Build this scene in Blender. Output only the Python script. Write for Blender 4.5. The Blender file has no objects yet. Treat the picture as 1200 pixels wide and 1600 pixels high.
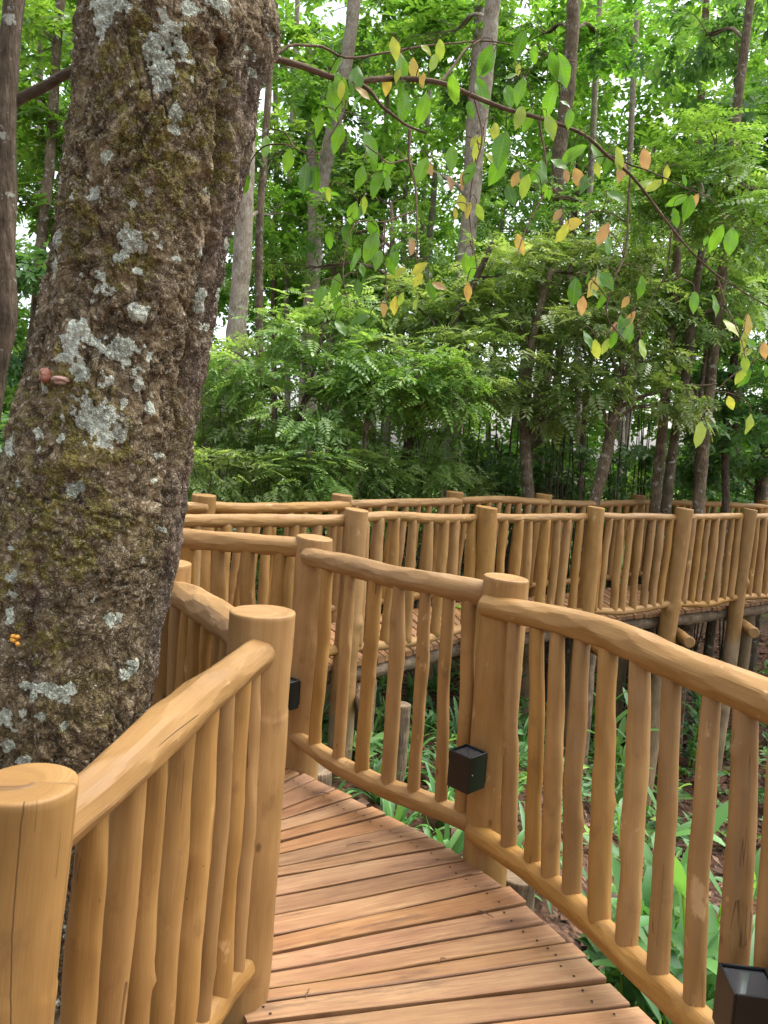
import bpy, math, random
import numpy as np
from mathutils import Vector, Matrix
random.seed(7)
rs = np.random.RandomState(11)
PI = math.pi
sc = bpy.context.scene
COL = sc.collection
H = 1.58                      # eye height above the deck
F = 1200.0
PITCH, ROLL = math.radians(5.2), math.radians(3.7)

# ---------------------------------------------------------------- camera
_a = PI/2 - PITCH
_Rx = np.array([[1,0,0],[0,math.cos(_a),-math.sin(_a)],[0,math.sin(_a),math.cos(_a)]])
_Rz = np.array([[math.cos(ROLL),-math.sin(ROLL),0],[math.sin(ROLL),math.cos(ROLL),0],[0,0,1]])
RC = _Rx @ _Rz
CP = np.array([0,0,H])
cam = bpy.data.cameras.new('camera')
cam.sensor_width = 36; cam.lens = 27; cam.sensor_fit = 'AUTO'
cam.clip_start = 0.05; cam.clip_end = 500
camo = bpy.data.objects.new('camera', cam); COL.objects.link(camo)
camo.matrix_world = Matrix.Translation((0,0,H)) @ Matrix([list(r) for r in RC]).to_4x4()
sc.camera = camo
cam.dof.use_dof = True; cam.dof.focus_distance = 2.9; cam.dof.aperture_fstop = 15

def ray(x, y): return RC @ np.array([(x-600)/F, -(y-800)/F, -1.0])
def onz(x, y, z):
    d = ray(x, y); return CP + d*((z-H)/d[2])
def aty(x, y, Y):
    d = ray(x, y); return CP + d*(Y/d[1])
def proj(P):
    v = (np.asarray(P)-CP) @ RC
    return 600+F*v[:,0]/-v[:,2], 800-F*v[:,1]/-v[:,2]

# ---------------------------------------------------------------- objects
def tag(o, label=None, cat=None, group=None, kind=None):
    if label: o['label'] = label
    if cat: o['category'] = cat
    if group: o['group'] = group
    if kind: o['kind'] = kind
    return o
def empty(name, loc, label, cat, group=None):
    o = bpy.data.objects.new(name, None); COL.objects.link(o)
    o.location = [float(v) for v in loc]; o.empty_display_size = .1
    return tag(o, label, cat, group)
def obj(name, me, parent=None, loc=(0,0,0), rot=(0,0,0), scale=1):
    o = bpy.data.objects.new(name, me); COL.objects.link(o)
    o.location = loc; o.rotation_euler = rot; o.scale = (scale,)*3
    if parent: o.parent = parent
    return o

class Geo:
    """collects vertices, faces, uvs and a tint per vertex, then builds one mesh"""
    def __init__(s): s.V=[]; s.F=[]; s.U=[]; s.T=[]; s.M=[]; s.n=0
    def add(s, V, faces, uv=None, tint=5., mi=0):
        V = np.asarray(V, float); off = s.n
        s.V.append(V); s.n += len(V)
        s.T.append(np.zeros(len(V)) if tint is None else np.broadcast_to(np.asarray(tint, float), (len(V),)))
        if uv is None: uv = np.zeros((len(V),2))
        s.U.append(np.asarray(uv, float))
        for f in faces:
            f = np.asarray(f, int)
            if len(f): s.F.append(f+off); s.M.append(np.full(len(f), mi))
        return s
    def mesh(s, name, mats, smooth=True, sharp=None, origin=(0,0,0), faceuv=None):
        V = np.concatenate(s.V) - np.asarray(origin, float); U = np.concatenate(s.U); T = np.concatenate(s.T)
        me = bpy.data.meshes.new(name)
        li = np.concatenate([f.ravel() for f in s.F]).astype(np.int32)
        ln = np.concatenate([np.full(len(f), f.shape[1]) for f in s.F]).astype(np.int32)
        st = np.concatenate([[0], np.cumsum(ln)[:-1]]).astype(np.int32)
        me.vertices.add(len(V)); me.vertices.foreach_set('co', V.astype(np.float32).ravel())
        me.loops.add(len(li)); me.loops.foreach_set('vertex_index', li)
        me.polygons.add(len(ln)); me.polygons.foreach_set('loop_start', st)
        me.polygons.foreach_set('loop_total', ln)
        if not isinstance(mats, (list,tuple)): mats = [mats]
        for m in mats: me.materials.append(m)
        me.polygons.foreach_set('material_index', np.concatenate(s.M).astype(np.int32))
        uvl = me.uv_layers.new(name='UVMap')
        uvl.data.foreach_set('uv', U[li].astype(np.float32).ravel())
        at = me.attributes.new('tint', 'FLOAT', 'POINT'); at.data.foreach_set('value', T.astype(np.float32))
        me.polygons.foreach_set('use_smooth', np.full(len(ln), bool(smooth)))
        me.update(calc_edges=True)
        if sharp: me.set_sharp_from_angle(angle=math.radians(sharp))
        return me

# ---------------------------------------------------------------- numpy noise
def _hash(ix, iy, iz, seed):
    h = (ix*374761393 + iy*668265263 + iz*2147483647 + seed*1274126177) & 0xffffffff
    h = ((h ^ (h >> 13))*1274126177) & 0xffffffff
    h = ((h ^ (h >> 16))*2246822519) & 0xffffffff
    return ((h ^ (h >> 15)) & 0xffffff)/float(0xffffff)
def vnoise(P, seed=0):
    P = np.asarray(P, float); I = np.floor(P).astype(np.int64); f = P-I; u = f*f*f*(f*(f*6-15)+10)
    r = 0
    for dx in (0,1):
        for dy in (0,1):
            for dz in (0,1):
                w = (u[:,0] if dx else 1-u[:,0])*(u[:,1] if dy else 1-u[:,1])*(u[:,2] if dz else 1-u[:,2])
                r = r + w*_hash(I[:,0]+dx, I[:,1]+dy, I[:,2]+dz, seed)
    return r*2-1
def fbm(P, o=4, seed=0):
    r = 0; a = 1; t = 0
    for k in range(o):
        r = r + a*vnoise(np.asarray(P)*(2**k)+k*17.3, seed+k); t += a; a *= .5
    return r/t*1.6
def cell2(u, v, seed=0):
    iu = np.floor(u).astype(np.int64); iv = np.floor(v).astype(np.int64)
    f1 = np.full(u.shape, 9.); f2 = np.full(u.shape, 9.); cid = np.zeros(u.shape); cx = np.zeros(u.shape); cy = np.zeros(u.shape)
    z = np.zeros_like(iu)
    for a in (-1,0,1):
        for b in (-1,0,1):
            px = iu+a+.1+.8*_hash(iu+a, iv+b, z, seed); py = iv+b+.1+.8*_hash(iu+a, iv+b, z, seed+5)
            d = np.hypot(u-px, v-py); c = _hash(iu+a, iv+b, z, seed+9)
            m = d < f1
            f2 = np.where(m, f1, np.minimum(f2, d)); cid = np.where(m, c, cid)
            cx = np.where(m, u-px, cx); cy = np.where(m, v-py, cy); f1 = np.where(m, d, f1)
    return f1, f2, cid, cx, cy
def sstep(a, b, x):
    t = np.clip((x-a)/(b-a), 0, 1); return t*t*(3-2*t)

# ---------------------------------------------------------------- tubes
def spline(pts, n):
    P = np.asarray(pts, float)
    if len(P) == 2:
        t = np.linspace(0,1,n)[:,None]; return P[0]*(1-t)+P[1]*t
    d = np.concatenate([[0], np.cumsum(np.linalg.norm(np.diff(P,axis=0),axis=1))])
    m = np.gradient(P, d, axis=0)
    s = np.linspace(0, d[-1], n); i = np.clip(np.searchsorted(d, s, 'right')-1, 0, len(P)-2)
    h = d[i+1]-d[i]; t = ((s-d[i])/h)[:,None]; h = h[:,None]
    return (2*t**3-3*t**2+1)*P[i]+(t**3-2*t**2+t)*h*m[i]+(-2*t**3+3*t**2)*P[i+1]+(t**3-t**2)*h*m[i+1]
def frames(C):
    T = np.gradient(C, axis=0); T /= np.linalg.norm(T,axis=1)[:,None]
    ref = np.array([0,0,1.]) if abs(T[0][2]) < .8 else np.array([0,-1.,0])
    A = np.cross(T, ref); A /= np.linalg.norm(A,axis=1)[:,None]
    B = np.cross(A, T)
    return T, A, B
def tube(g, pts, rad, segs=16, rings=24, strokes=0, wob=0., lump=0., cap0='flat', cap1='flat', bevel=.006, seed=0, cutn=(None,None), tint=5., sdepth=(.9,.97), mi=0, steps=(), shake=None, knobs=0):
    """round pole along pts; rad = radius list along its length; strokes = hewn flats cut along it"""
    r = np.random.RandomState(seed)
    C = spline(pts, rings)
    s = np.concatenate([[0], np.cumsum(np.linalg.norm(np.diff(C,axis=0),axis=1))]); Ln = s[-1]
    T, A, B = frames(C)
    if wob:
        k = np.linspace(0,1,rings); w = np.sin(k*PI)
        for ax in (A,B):
            C = C + ax*((np.sin(k*PI*r.uniform(1.5,3.5)+r.uniform(0,6))*wob + np.sin(k*PI*r.uniform(4,7)+r.uniform(0,6))*wob*.35)*w)[:,None]
    R0 = np.interp(np.linspace(0,1,rings), np.linspace(0,1,len(rad)), rad)
    th = np.linspace(0, 2*PI, segs, endpoint=False)
    R = R0[:,None]*np.ones((1,segs))
    if lump:
        P = np.stack([np.repeat(s/.16,segs), np.tile(np.cos(th)*.9,rings), np.tile(np.sin(th)*.9,rings)],1)+r.uniform(0,90,3)
        R = R*(1+lump*fbm(P,3,seed%97).reshape(rings,segs))
    for (f_, dr_) in steps:
        ed = f_*Ln+.012*np.sin(th*2+r.uniform(0,6))
        R = R+dr_*(s[:,None] < ed[None,:])*np.exp(-np.maximum(0,ed[None,:]-s[:,None])/.25)
    for _ in range(knobs):
        s0 = r.uniform(.08,.92)*Ln; t0 = r.uniform(0,2*PI); dth = (th-t0+PI)%(2*PI)-PI
        R = R+R0[:,None]*r.uniform(.12,.30)*np.exp(-((s[:,None]-s0)/(R0[:,None]*.55))**2-(dth[None,:]/.5)**2)
    for _ in range(strokes):
        s0 = r.uniform(0,Ln); t0 = r.uniform(0,2*PI); L = r.uniform(.06,.16); dp = r.uniform(*sdepth)
        k = np.abs(s-s0) < L
        if not k.any(): continue
        d = R0[k]*(dp+(1-dp)*1.6*((s[k]-s0)/L)**2)
        c = np.cos(th-t0); c = np.where(c > .35, c, .0001)
        R[k] = np.minimum(R[k], d[:,None]/c[None,:])
    V = C[:,None,:] + R[:,:,None]*(np.cos(th)[None,:,None]*A[:,None,:]+np.sin(th)[None,:,None]*B[:,None,:])
    for e, n in ((0,cutn[0]),(-1,cutn[1])):     # oblique saw cut
        if n is not None:
            n = np.asarray(n,float); tt = T[e]; V[e] -= tt*(((V[e]-C[e])@n)/(tt@n))[:,None]
    ou, ov = r.uniform(0,40), r.uniform(0,40)
    if shake is not None:
        t0_, len_ = shake; dth = (th-t0_+PI)%(2*PI)-PI
        sv = np.abs(dth)[None,:]*R0[:,None]*np.sign(dth)[None,:]+np.maximum(0,(Ln-s)-len_)[:,None]*.05
        sv = np.where(np.abs(dth)[None,:] > 1.2, 5., sv)
    rm = float(np.mean(rad))
    UV = np.stack([np.tile(th*rm,rings)+ou, np.repeat(s,segs)+ov],1)
    rows = [V[i] for i in range(rings)]; uvs = [UV[i*segs:(i+1)*segs] for i in range(rings)]
    def capr(e, kind):
        base = rows[0] if e == 0 else rows[-1]; c = base.mean(0); t = -T[0] if e == 0 else T[-1]; rr = R0[0 if e == 0 else -1]
        u = uvs[0 if e == 0 else -1]
        out = []
        if kind == 'dome':
            for q in (.35,.65,.88,.985): out.append((c+(base-c)*math.sqrt(1-q*q)+t*rr*.55*q, u+[0,.01*q]))
        else:
            out.append((c+(base-c)*(1-.35*bevel/rr)+t*bevel*.65, u+[0,bevel*.5])); out.append((c+(base-c)*(1-bevel/rr)+t*bevel, u+[0,bevel]))
            out.append((c+(base-c)*(1-2*bevel/rr)+t*bevel*1.03, u+[0,bevel*1.2]))
        return out
    pre = capr(0,cap0)[::-1] if cap0 else []; post = capr(1,cap1) if cap1 else []
    rows = [p[0] for p in pre]+rows+[p[0] for p in post]; uvs = [p[1] for p in pre]+uvs+[p[1] for p in post]
    n = len(rows)
    if shake is not None:
        top = np.repeat(sv[-1:],len(post),0); bot = np.repeat(sv[:1],len(pre),0)
        tint = np.concatenate([bot.ravel(), sv.ravel(), top.ravel(), [5.,5.]])
    VV = np.concatenate(rows+[rows[0].mean(0)[None], rows[-1].mean(0)[None]])
    # cap centre uv: shift so that the end grain is a swirl, not streaks
    UU = np.concatenate(uvs+[uvs[0].mean(0)[None], uvs[-1].mean(0)[None]])
    i = np.arange(n-1)[:,None]*segs; j = np.arange(segs)[None,:]; jn = (j+1)%segs
    Q = np.stack([i+j, i+jn, i+segs+jn, i+segs+j],-1).reshape(-1,4)
    j = np.arange(segs); jn = (j+1)%segs
    T0 = np.stack([np.full(segs,n*segs), jn, j],1); T1 = np.stack([np.full(segs,n*segs+1), (n-1)*segs+j, (n-1)*segs+jn],1)
    g.add(VV, [Q, T0, T1], UU, tint, mi)
    return C
def boxgeo(g, c, ax, ay, az, bev=.004, mi=0, tint=0.):
    """bevelled box: centre and three half-axis vectors"""
    c, ax, ay, az = [np.asarray(v,float) for v in (c,ax,ay,az)]
    lx, ly, lz = [np.linalg.norm(v) for v in (ax,ay,az)]
    bev = min(bev, lx*.4, ly*.4, lz*.4)
    ux, uy, uz = ax/lx, ay/ly, az/lz
    V = []; idx = {}
    for sx in (-1,1):
        for sy in (-1,1):
            for sz in (-1,1):
                for k in range(3):
                    d = [lx,ly,lz]; 
                    for q in range(3):
                        if q != k: d[q] -= bev
                    idx[(sx,sy,sz,k)] = len(V); V.append(c+ux*sx*d[0]+uy*sy*d[1]+uz*sz*d[2])
    Fq, Ft = [], []
    def q(*k): Fq.append([idx[a] for a in k])
    for s in (-1,1):
        a = [(s,-1,-1,0),(s,1,-1,0),(s,1,1,0),(s,-1,1,0)]; q(*(a if s > 0 else a[::-1]))
        a = [(-1,s,-1,1),(-1,s,1,1),(1,s,1,1),(1,s,-1,1)]; q(*(a if s > 0 else a[::-1]))
        a = [(-1,-1,s,2),(1,-1,s,2),(1,1,s,2),(-1,1,s,2)]; q(*(a if s > 0 else a[::-1]))
    for s in (-1,1):
        for t in (-1,1):
            a = [(s,t,-1,0),(s,t,-1,1),(s,t,1,1),(s,t,1,0)]; q(*(a if s*t > 0 else a[::-1]))
            a = [(s,-1,t,0),(s,1,t,0),(s,1,t,2),(s,-1,t,2)]; q(*(a if s*t > 0 else a[::-1]))
            a = [(-1,s,t,1),(-1,s,t,2),(1,s,t,2),(1,s,t,1)]; q(*(a if s*t > 0 else a[::-1]))
            for w in (-1,1):
                a = [idx[(s,t,w,0)], idx[(s,t,w,1)], idx[(s,t,w,2)]]; Ft.append(a if s*t*w > 0 else a[::-1])
    V = np.array(V)
    r = rs.uniform(0,40,2)
    UV = np.stack([(V-c)@uy, (V-c)@ux],1)+r      # u across, v along x axis
    g.add(V, [Fq, Ft], UV, tint, mi)

# ---------------------------------------------------------------- materials
class NT:
    def __init__(s, name):
        s.m = bpy.data.materials.new(name); s.m.use_nodes = True; s.t = s.m.node_tree; s.t.nodes.clear()
        s.out = s.n('ShaderNodeOutputMaterial')
    def n(s, kind, **kw):
        x = s.t.nodes.new(kind)
        for k, v in kw.items():
            if k == 'op': x.operation = v
            elif hasattr(x, k) and k not in ('inputs',): setattr(x, k, v)
        return x
    def l(s, a, b): s.t.links.new(a, b)
    def val(s, sock, v):
        if isinstance(v, bpy.types.NodeSocket): s.l(v, sock)
        elif isinstance(v, (tuple,list)) and len(v) == 3 and sock.type == 'RGBA': sock.default_value = (*v,1)
        else: sock.default_value = v
    def math(s, op, a, b=None, clamp=False):
        x = s.n('ShaderNodeMath', op=op); x.use_clamp = clamp
        s.val(x.inputs[0], a)
        if b is not None: s.val(x.inputs[1], b)
        return x.outputs[0]
    def mix(s, f, a, b, blend='MIX'):
        x = s.n('ShaderNodeMix'); x.data_type = 'RGBA'; x.blend_type = blend
        s.val(x.inputs[0], f); s.val(x.inputs[6], a); s.val(x.inputs[7], b); return x.outputs[2]
    def ramp(s, f, stops):
        x = s.n('ShaderNodeValToRGB'); e = x.color_ramp.elements
        while len(e) < len(stops): e.new(.5)
        for i, (p, c) in enumerate(stops):
            e[i].position = p; e[i].color = (*c,1) if isinstance(c,(tuple,list)) else (c,c,c,1)
        s.val(x.inputs[0], f); return x.outputs[0]
    def scale(s, vec, sc3, loc=(0,0,0)):
        x = s.n('ShaderNodeMapping'); s.l(vec, x.inputs[0]); x.inputs[3].default_value = sc3; x.inputs[1].default_value = loc; return x.outputs[0]
    def noise(s, vec, sc=1., det=3., rough=.55, dist=0., col=False):
        x = s.n('ShaderNodeTexNoise'); s.l(vec, x.inputs['Vector']); x.inputs['Scale'].default_value = sc
        x.inputs['Detail'].default_value = det; x.inputs['Roughness'].default_value = rough; x.inputs['Distortion'].default_value = dist
        return x.outputs[1 if col else 0]
    def voro(s, vec, sc=1., feat='F1', out=0):
        x = s.n('ShaderNodeTexVoronoi'); x.feature = feat; s.l(vec, x.inputs['Vector']); x.inputs['Scale'].default_value = sc; return x.outputs[out]
    def attr(s, name, out=2):
        x = s.n('ShaderNodeAttribute'); x.attribute_name = name; return x.outputs[out]
    def uv(s): return s.n('ShaderNodeTexCoord').outputs['UV']
    def ocoord(s): return s.n('ShaderNodeTexCoord').outputs['Object']
    def bump(s, h, strength=.3, dist=.01, nrm=None):
        x = s.n('ShaderNodeBump'); x.inputs['Strength'].default_value = strength; x.inputs['Distance'].default_value = dist
        s.l(h, x.inputs['Height'])
        if nrm is not None: s.l(nrm, x.inputs['Normal'])
        return x.outputs[0]
    def bsdf(s, col, rough=.6, nrm=None, spec=.5, coat=0., metal=0.):
        b = s.n('ShaderNodeBsdfPrincipled'); s.val(b.inputs['Base Color'], col); s.val(b.inputs['Roughness'], rough)
        b.inputs['Specular IOR Level'].default_value = spec; b.inputs['Coat Weight'].default_value = coat; b.inputs['Metallic'].default_value = metal
        b.inputs['Coat Roughness'].default_value = .3
        if nrm is not None: s.l(nrm, b.inputs['Normal'])
        return b
    def done(s, b): s.l(b.outputs[0] if hasattr(b,'outputs') else b, s.out.inputs[0]); return s.m

def mat_stained():
    """varnished ochre-stained round timber, bare and weathered below the deck"""
    n = NT('stained_timber'); uv = n.uv()
    oi = n.n('ShaderNodeObjectInfo').outputs['Random']
    fine = n.noise(n.scale(uv,(190,9,1)),1,4,.6)
    broad = n.noise(n.scale(uv,(34,3.2,1)),1,3,.55)
    cloud = n.noise(n.scale(uv,(7,4,1)),1,3,.5)
    f = n.math('ADD', n.math('MULTIPLY',fine,.22), n.math('ADD', n.math('MULTIPLY',broad,.34), n.math('MULTIPLY',cloud,.55)))
    c = n.ramp(f, [(.34,(.185,.094,.023)),(.52,(.255,.134,.035)),(.66,(.300,.164,.047)),(.82,(.36,.21,.074))])
    # each pole a little different
    hv = n.n('ShaderNodeHueSaturation'); n.l(c, hv.inputs['Color'])
    n.val(hv.inputs['Value'], n.math('ADD', n.math('MULTIPLY',oi,.22), .89)); n.val(hv.inputs['Saturation'], n.math('ADD', n.math('MULTIPLY',n.math('FRACT',n.math('MULTIPLY',oi,7.31)),.12), .93))
    c = hv.outputs[0]
    # drying cracks along the grain
    ck = n.noise(n.scale(uv,(26,1.1,1)),1,2,.5,.4)
    ck = n.math('SUBTRACT',1.0, n.math('MULTIPLY', n.math('ABSOLUTE', n.math('SUBTRACT',ck,.5)), 90.), True)
    ckm = n.math('GREATER_THAN', n.noise(n.scale(uv,(5,1.6,1),(3,9,0)),1,2), .60)
    crack = n.math('MULTIPLY', ck, ckm)
    # one long shake per post: 'tint' holds the distance from it round the post
    ti = n.math('ADD', n.attr('tint'), n.math('MULTIPLY', n.math('SUBTRACT', n.noise(n.scale(uv,(0.,7,1)),1,3,.6), .5), .012))
    sh = n.math('SUBTRACT', 1.0, n.math('MULTIPLY', n.math('ABSOLUTE', ti), 620.), True)
    crack = n.math('MAXIMUM', crack, sh)
    # knots
    kd = n.voro(n.scale(uv,(9,5,1)),1,'F1',0)
    kn = n.ramp(kd, [(0.0,1.),(.05,.9),(.09,0.)])
    kk = n.math('MULTIPLY', kn, n.math('GREATER_THAN', n.noise(n.scale(uv,(3,2,1),(5,2,0)),1,1), .50))
    c = n.mix(n.math('MULTIPLY',crack,.85), c, (.07,.035,.012))
    c = n.mix(n.math('MULTIPLY',kk,.8), c, (.10,.045,.015))
    # nail holes and little insect holes
    hd = n.voro(n.scale(uv,(13,13,1)),1,'F1',0)
    ho = n.math('MULTIPLY', n.ramp(hd,[(0.,1.),(.022,1.),(.034,0.)]), n.math('GREATER_THAN', n.noise(n.scale(uv,(4,4,1),(2,6,0)),1,1), .55))
    c = n.mix(n.math('MULTIPLY',ho,.85), c, (.05,.025,.010))
    # smudges
    sm = n.ramp(n.noise(n.scale(uv,(14,9,1),(8,1,0)),1,4,.65), [(.58,0.),(.72,1.)])
    c = n.mix(n.math('MULTIPLY',sm,.55), c, (.17,.085,.028))
    # rubbed pale spots where the stain has worn
    rb = n.ramp(n.noise(n.scale(uv,(11,5,1),(1,7,0)),1,4,.65), [(.64,0.),(.70,1.)])
    c = n.mix(n.math('MULTIPLY',rb,.5), c, (.60,.39,.18))
    pz = n.n('ShaderNodeSeparateXYZ'); n.l(n.n('ShaderNodeNewGeometry').outputs['Position'], pz.inputs[0])
    edge = n.math('ADD', pz.outputs[2], n.math('MULTIPLY', n.math('SUBTRACT', cloud,.5), .35))
    low = n.ramp(n.math('MULTIPLY', n.math('ADD', edge, .5), 1.6), [(.18,1.),(.34,0.)])
    bare = n.ramp(n.math('ADD',n.math('MULTIPLY',fine,.5),n.math('MULTIPLY',cloud,.5)), [(.35,(.11,.075,.042)),(.55,(.27,.19,.105)),(.72,(.36,.27,.17))])
    c = n.mix(low, c, bare)
    h = n.math('SUBTRACT', n.math('ADD', n.math('MULTIPLY',broad,.55), n.math('MULTIPLY',fine,.25)), n.math('MULTIPLY', n.math('ADD',crack,n.math('MULTIPLY',kk,.4)), .8))
    return n.done(n.bsdf(c, n.ramp(cloud,[(.35,.50),(.65,.66)]), n.bump(h,.45,.006), .38, .0))
def mat_rawlog():
    n = NT('weathered_timber'); uv = n.uv()
    fine = n.noise(n.scale(uv,(120,8,1)),1,4,.6); cl = n.noise(n.scale(uv,(9,9,1)),1,4,.6)
    c = n.ramp(n.math('ADD',n.math('MULTIPLY',fine,.5),n.math('MULTIPLY',cl,.5)), [(.36,(.055,.04,.026)),(.52,(.17,.12,.075)),(.66,(.30,.235,.16))])
    return n.done(n.bsdf(c,.85,n.bump(fine,.6,.01),.25))
def mat_plank():
    n = NT('deck_timber'); uv = n.uv()
    isl = n.n('ShaderNodeNewGeometry').outputs['Random Per Island']
    uvo = n.n('ShaderNodeVectorMath', op='ADD'); n.l(uv, uvo.inputs[0])
    cx = n.n('ShaderNodeCombineXYZ'); n.val(cx.inputs[0], n.math('MULTIPLY',isl,37.)); n.val(cx.inputs[1], n.math('MULTIPLY',isl,91.)); n.l(cx.outputs[0], uvo.inputs[1])
    v = uvo.outputs[0]
    fine = n.noise(n.scale(v,(170,5,1)),1,4,.6); grain = n.noise(n.scale(v,(48,2.2,1)),1,5,.62,1.2); cl = n.noise(n.scale(v,(7,3.0,1)),1,4,.6)
    f = n.math('ADD', n.math('MULTIPLY',fine,.28), n.math('ADD', n.math('MULTIPLY',grain,.52), n.math('MULTIPLY',cl,.36)))
    a = n.ramp(f, [(.34,(.105,.044,.019)),(.48,(.215,.100,.043)),(.61,(.295,.152,.067)),(.76,(.40,.235,.108))])
    b = n.ramp(f, [(.34,(.115,.049,.018)),(.48,(.24,.118,.043)),(.61,(.325,.178,.068)),(.76,(.43,.27,.115))])
    c = n.mix(n.math('FRACT',n.math('MULTIPLY',isl,13.7)), a, b)
    hv = n.n('ShaderNodeHueSaturation'); n.l(c, hv.inputs['Color']); n.val(hv.inputs['Value'], n.math('ADD', n.math('MULTIPLY',isl,.34), .80))
    n.val(hv.inputs['Saturation'], n.math('ADD', n.math('MULTIPLY',n.math('FRACT',n.math('MULTIPLY',isl,5.3)),.16), .88))
    c = hv.outputs[0]
    dk = n.ramp(n.noise(n.scale(v,(16,2.2,1),(4,4,0)),1,5,.7), [(.54,0.),(.68,1.)])
    c = n.mix(n.math('MULTIPLY',dk,.72), c, (.075,.040,.024))
    wet = n.ramp(n.noise(n.ocoord(),2.1,3,.6), [(.42,0.),(.62,1.)])
    c = n.mix(n.math('MULTIPLY',wet,.22), c, (.24,.10,.055))
    kd = n.voro(n.scale(v,(11,4.2,1)),1,'F1',0)
    kn = n.math('MULTIPLY', n.ramp(kd,[(0.,1.),(.05,.9),(.10,0.)]), n.math('GREATER_THAN', n.noise(n.scale(v,(3,2,1),(5,2,0)),1,1), .52))
    c = n.mix(n.math('MULTIPLY',kn,.75), c, (.07,.03,.016))
    h = n.math('ADD', n.math('MULTIPLY',fine,.5), n.math('MULTIPLY',grain,.6))
    return n.done(n.bsdf(c, n.ramp(grain,[(.3,.50),(.7,.72)]), n.bump(h,.5,.004), .35))
def mat_flat(name, col, rough=.5, spec=.5, metal=0., bump=0.):
    n = NT(name); o = n.ocoord()
    k = n.noise(o, 60, 3, .6)
    c = n.mix(n.math('MULTIPLY',k,.5), col, tuple(v*.72 for v in col))
    return n.done(n.bsdf(c, rough, n.bump(k,bump,.003) if bump else None, spec, 0, metal))
def mat_leaf(name, stops, trans=.4, rough=.42, spec=.5, tr_col=None, wt=.6, veins=False):
    n = NT(name)
    isl = n.n('ShaderNodeNewGeometry').outputs['Random Per Island']; ti = n.attr('tint')
    oi = n.n('ShaderNodeObjectInfo').outputs['Random']
    f = n.math('ADD', n.math('MULTIPLY',ti,wt), n.math('MULTIPLY',isl,1-wt))
    c = n.ramp(f, stops)
    hv = n.n('ShaderNodeHueSaturation'); n.l(c, hv.inputs['Color']); n.val(hv.inputs['Value'], n.math('ADD', n.math('MULTIPLY',oi,.25), .88))
    n.val(hv.inputs['Hue'], n.math('ADD', n.math('MULTIPLY',oi,.02), .49)); c = hv.outputs[0]
    if veins:
        sx = n.n('ShaderNodeSeparateXYZ'); n.l(n.uv(), sx.inputs[0]); au = n.math('ABSOLUTE', sx.outputs[0])
        mid = n.math('SUBTRACT', 1., n.math('MULTIPLY', au, 9.), True)
        sv = n.math('SINE', n.math('MULTIPLY', n.math('SUBTRACT', sx.outputs[1], n.math('MULTIPLY',au,.12)), 62.))
        vn = n.math('MAXIMUM', mid, n.math('MULTIPLY', n.math('SUBTRACT', sv, .75, True), 2.2))
        c = n.mix(n.math('MULTIPLY',vn,.35), c, n.mix(.5, c, (.45,.50,.20)))
        sp = n.ramp(n.noise(n.ocoord(),95,3,.6), [(.66,0.),(.71,1.)])
        c = n.mix(n.math('MULTIPLY',sp,.7), c, (.14,.075,.03))
    b = n.bsdf(c, rough, None, spec)
    t = n.n('ShaderNodeBsdfTranslucent'); n.val(t.inputs[0], n.mix(1., c, tr_col or (1.5,1.5,.7), 'MULTIPLY'))
    m = n.n('ShaderNodeMixShader'); m.inputs[0].default_value = trans; n.l(b.outputs[0], m.inputs[1]); n.l(t.outputs[0], m.inputs[2])
    return n.done(m)
def mat_bark(name, stops, lichen=.3, sc=1.):
    n = NT(name); o = n.ocoord(); uv = n.uv()
    a = n.noise(n.scale(uv,(60*sc,14*sc,1)),1,4,.65); b = n.noise(o,7*sc,4,.6)
    c = n.ramp(n.math('ADD',n.math('MULTIPLY',a,.55),n.math('MULTIPLY',b,.45)), stops)
    l = n.ramp(n.noise(o,13*sc,4,.7), [(.60-lichen*.1,0.),(.66-lichen*.1,1.)])
    c = n.mix(n.math('MULTIPLY',l,.75), c, (.36,.37,.31))
    return n.done(n.bsdf(c,.9,n.bump(a,.8,.02),.2))

M = {}
M['stain'] = mat_stained(); M['log'] = mat_rawlog(); M['plank'] = mat_plank()
M['nail'] = mat_flat('dark_screw_head',(.02,.013,.010),.5,.4,.4)
M['black'] = mat_flat('black_coated_metal',(.0035,.0035,.004),.34,.4,.0,.05)
M['lens'] = mat_flat('lamp_glass',(.05,.055,.06),.06,.8)
M['bark_pale'] = mat_bark('pale_bark',[(.36,(.13,.105,.075)),(.52,(.30,.25,.19)),(.68,(.45,.40,.33))],.35)
M['bark_brown'] = mat_bark('brown_bark',[(.36,(.05,.037,.024)),(.52,(.15,.113,.07)),(.68,(.28,.22,.148))],.2)
M['bark_dark'] = mat_bark('dark_bark',[(.36,(.024,.018,.013)),(.52,(.085,.064,.041)),(.68,(.165,.13,.088))],.0)
M['bark_smooth'] = mat_bark('smooth_brown_bark',[(.36,(.032,.024,.015)),(.52,(.082,.060,.039)),(.68,(.17,.13,.09))],.12,.8)
M['twig'] = mat_bark('twig_bark',[(.36,(.06,.038,.024)),(.55,(.15,.10,.066)),(.68,(.25,.19,.14))],-.6)
M['pin'] = mat_leaf('cool_green_leaflets',[(.05,(.085,.155,.045)),(.26,(.17,.27,.075)),(.58,(.265,.38,.125)),(.88,(.39,.47,.22))],.46,.30,.8)
M['pin_b'] = mat_leaf('fresh_green_leaflets',[(.08,(.06,.13,.026)),(.38,(.13,.25,.05)),(.72,(.21,.36,.08)),(.97,(.32,.44,.14))],.42,.4,.5)
M['broad'] = mat_leaf('bright_canopy_leaves',[(.08,(.045,.115,.02)),(.38,(.10,.21,.036)),(.75,(.16,.30,.055)),(.97,(.26,.38,.09))],.55,.42,.5)
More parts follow.
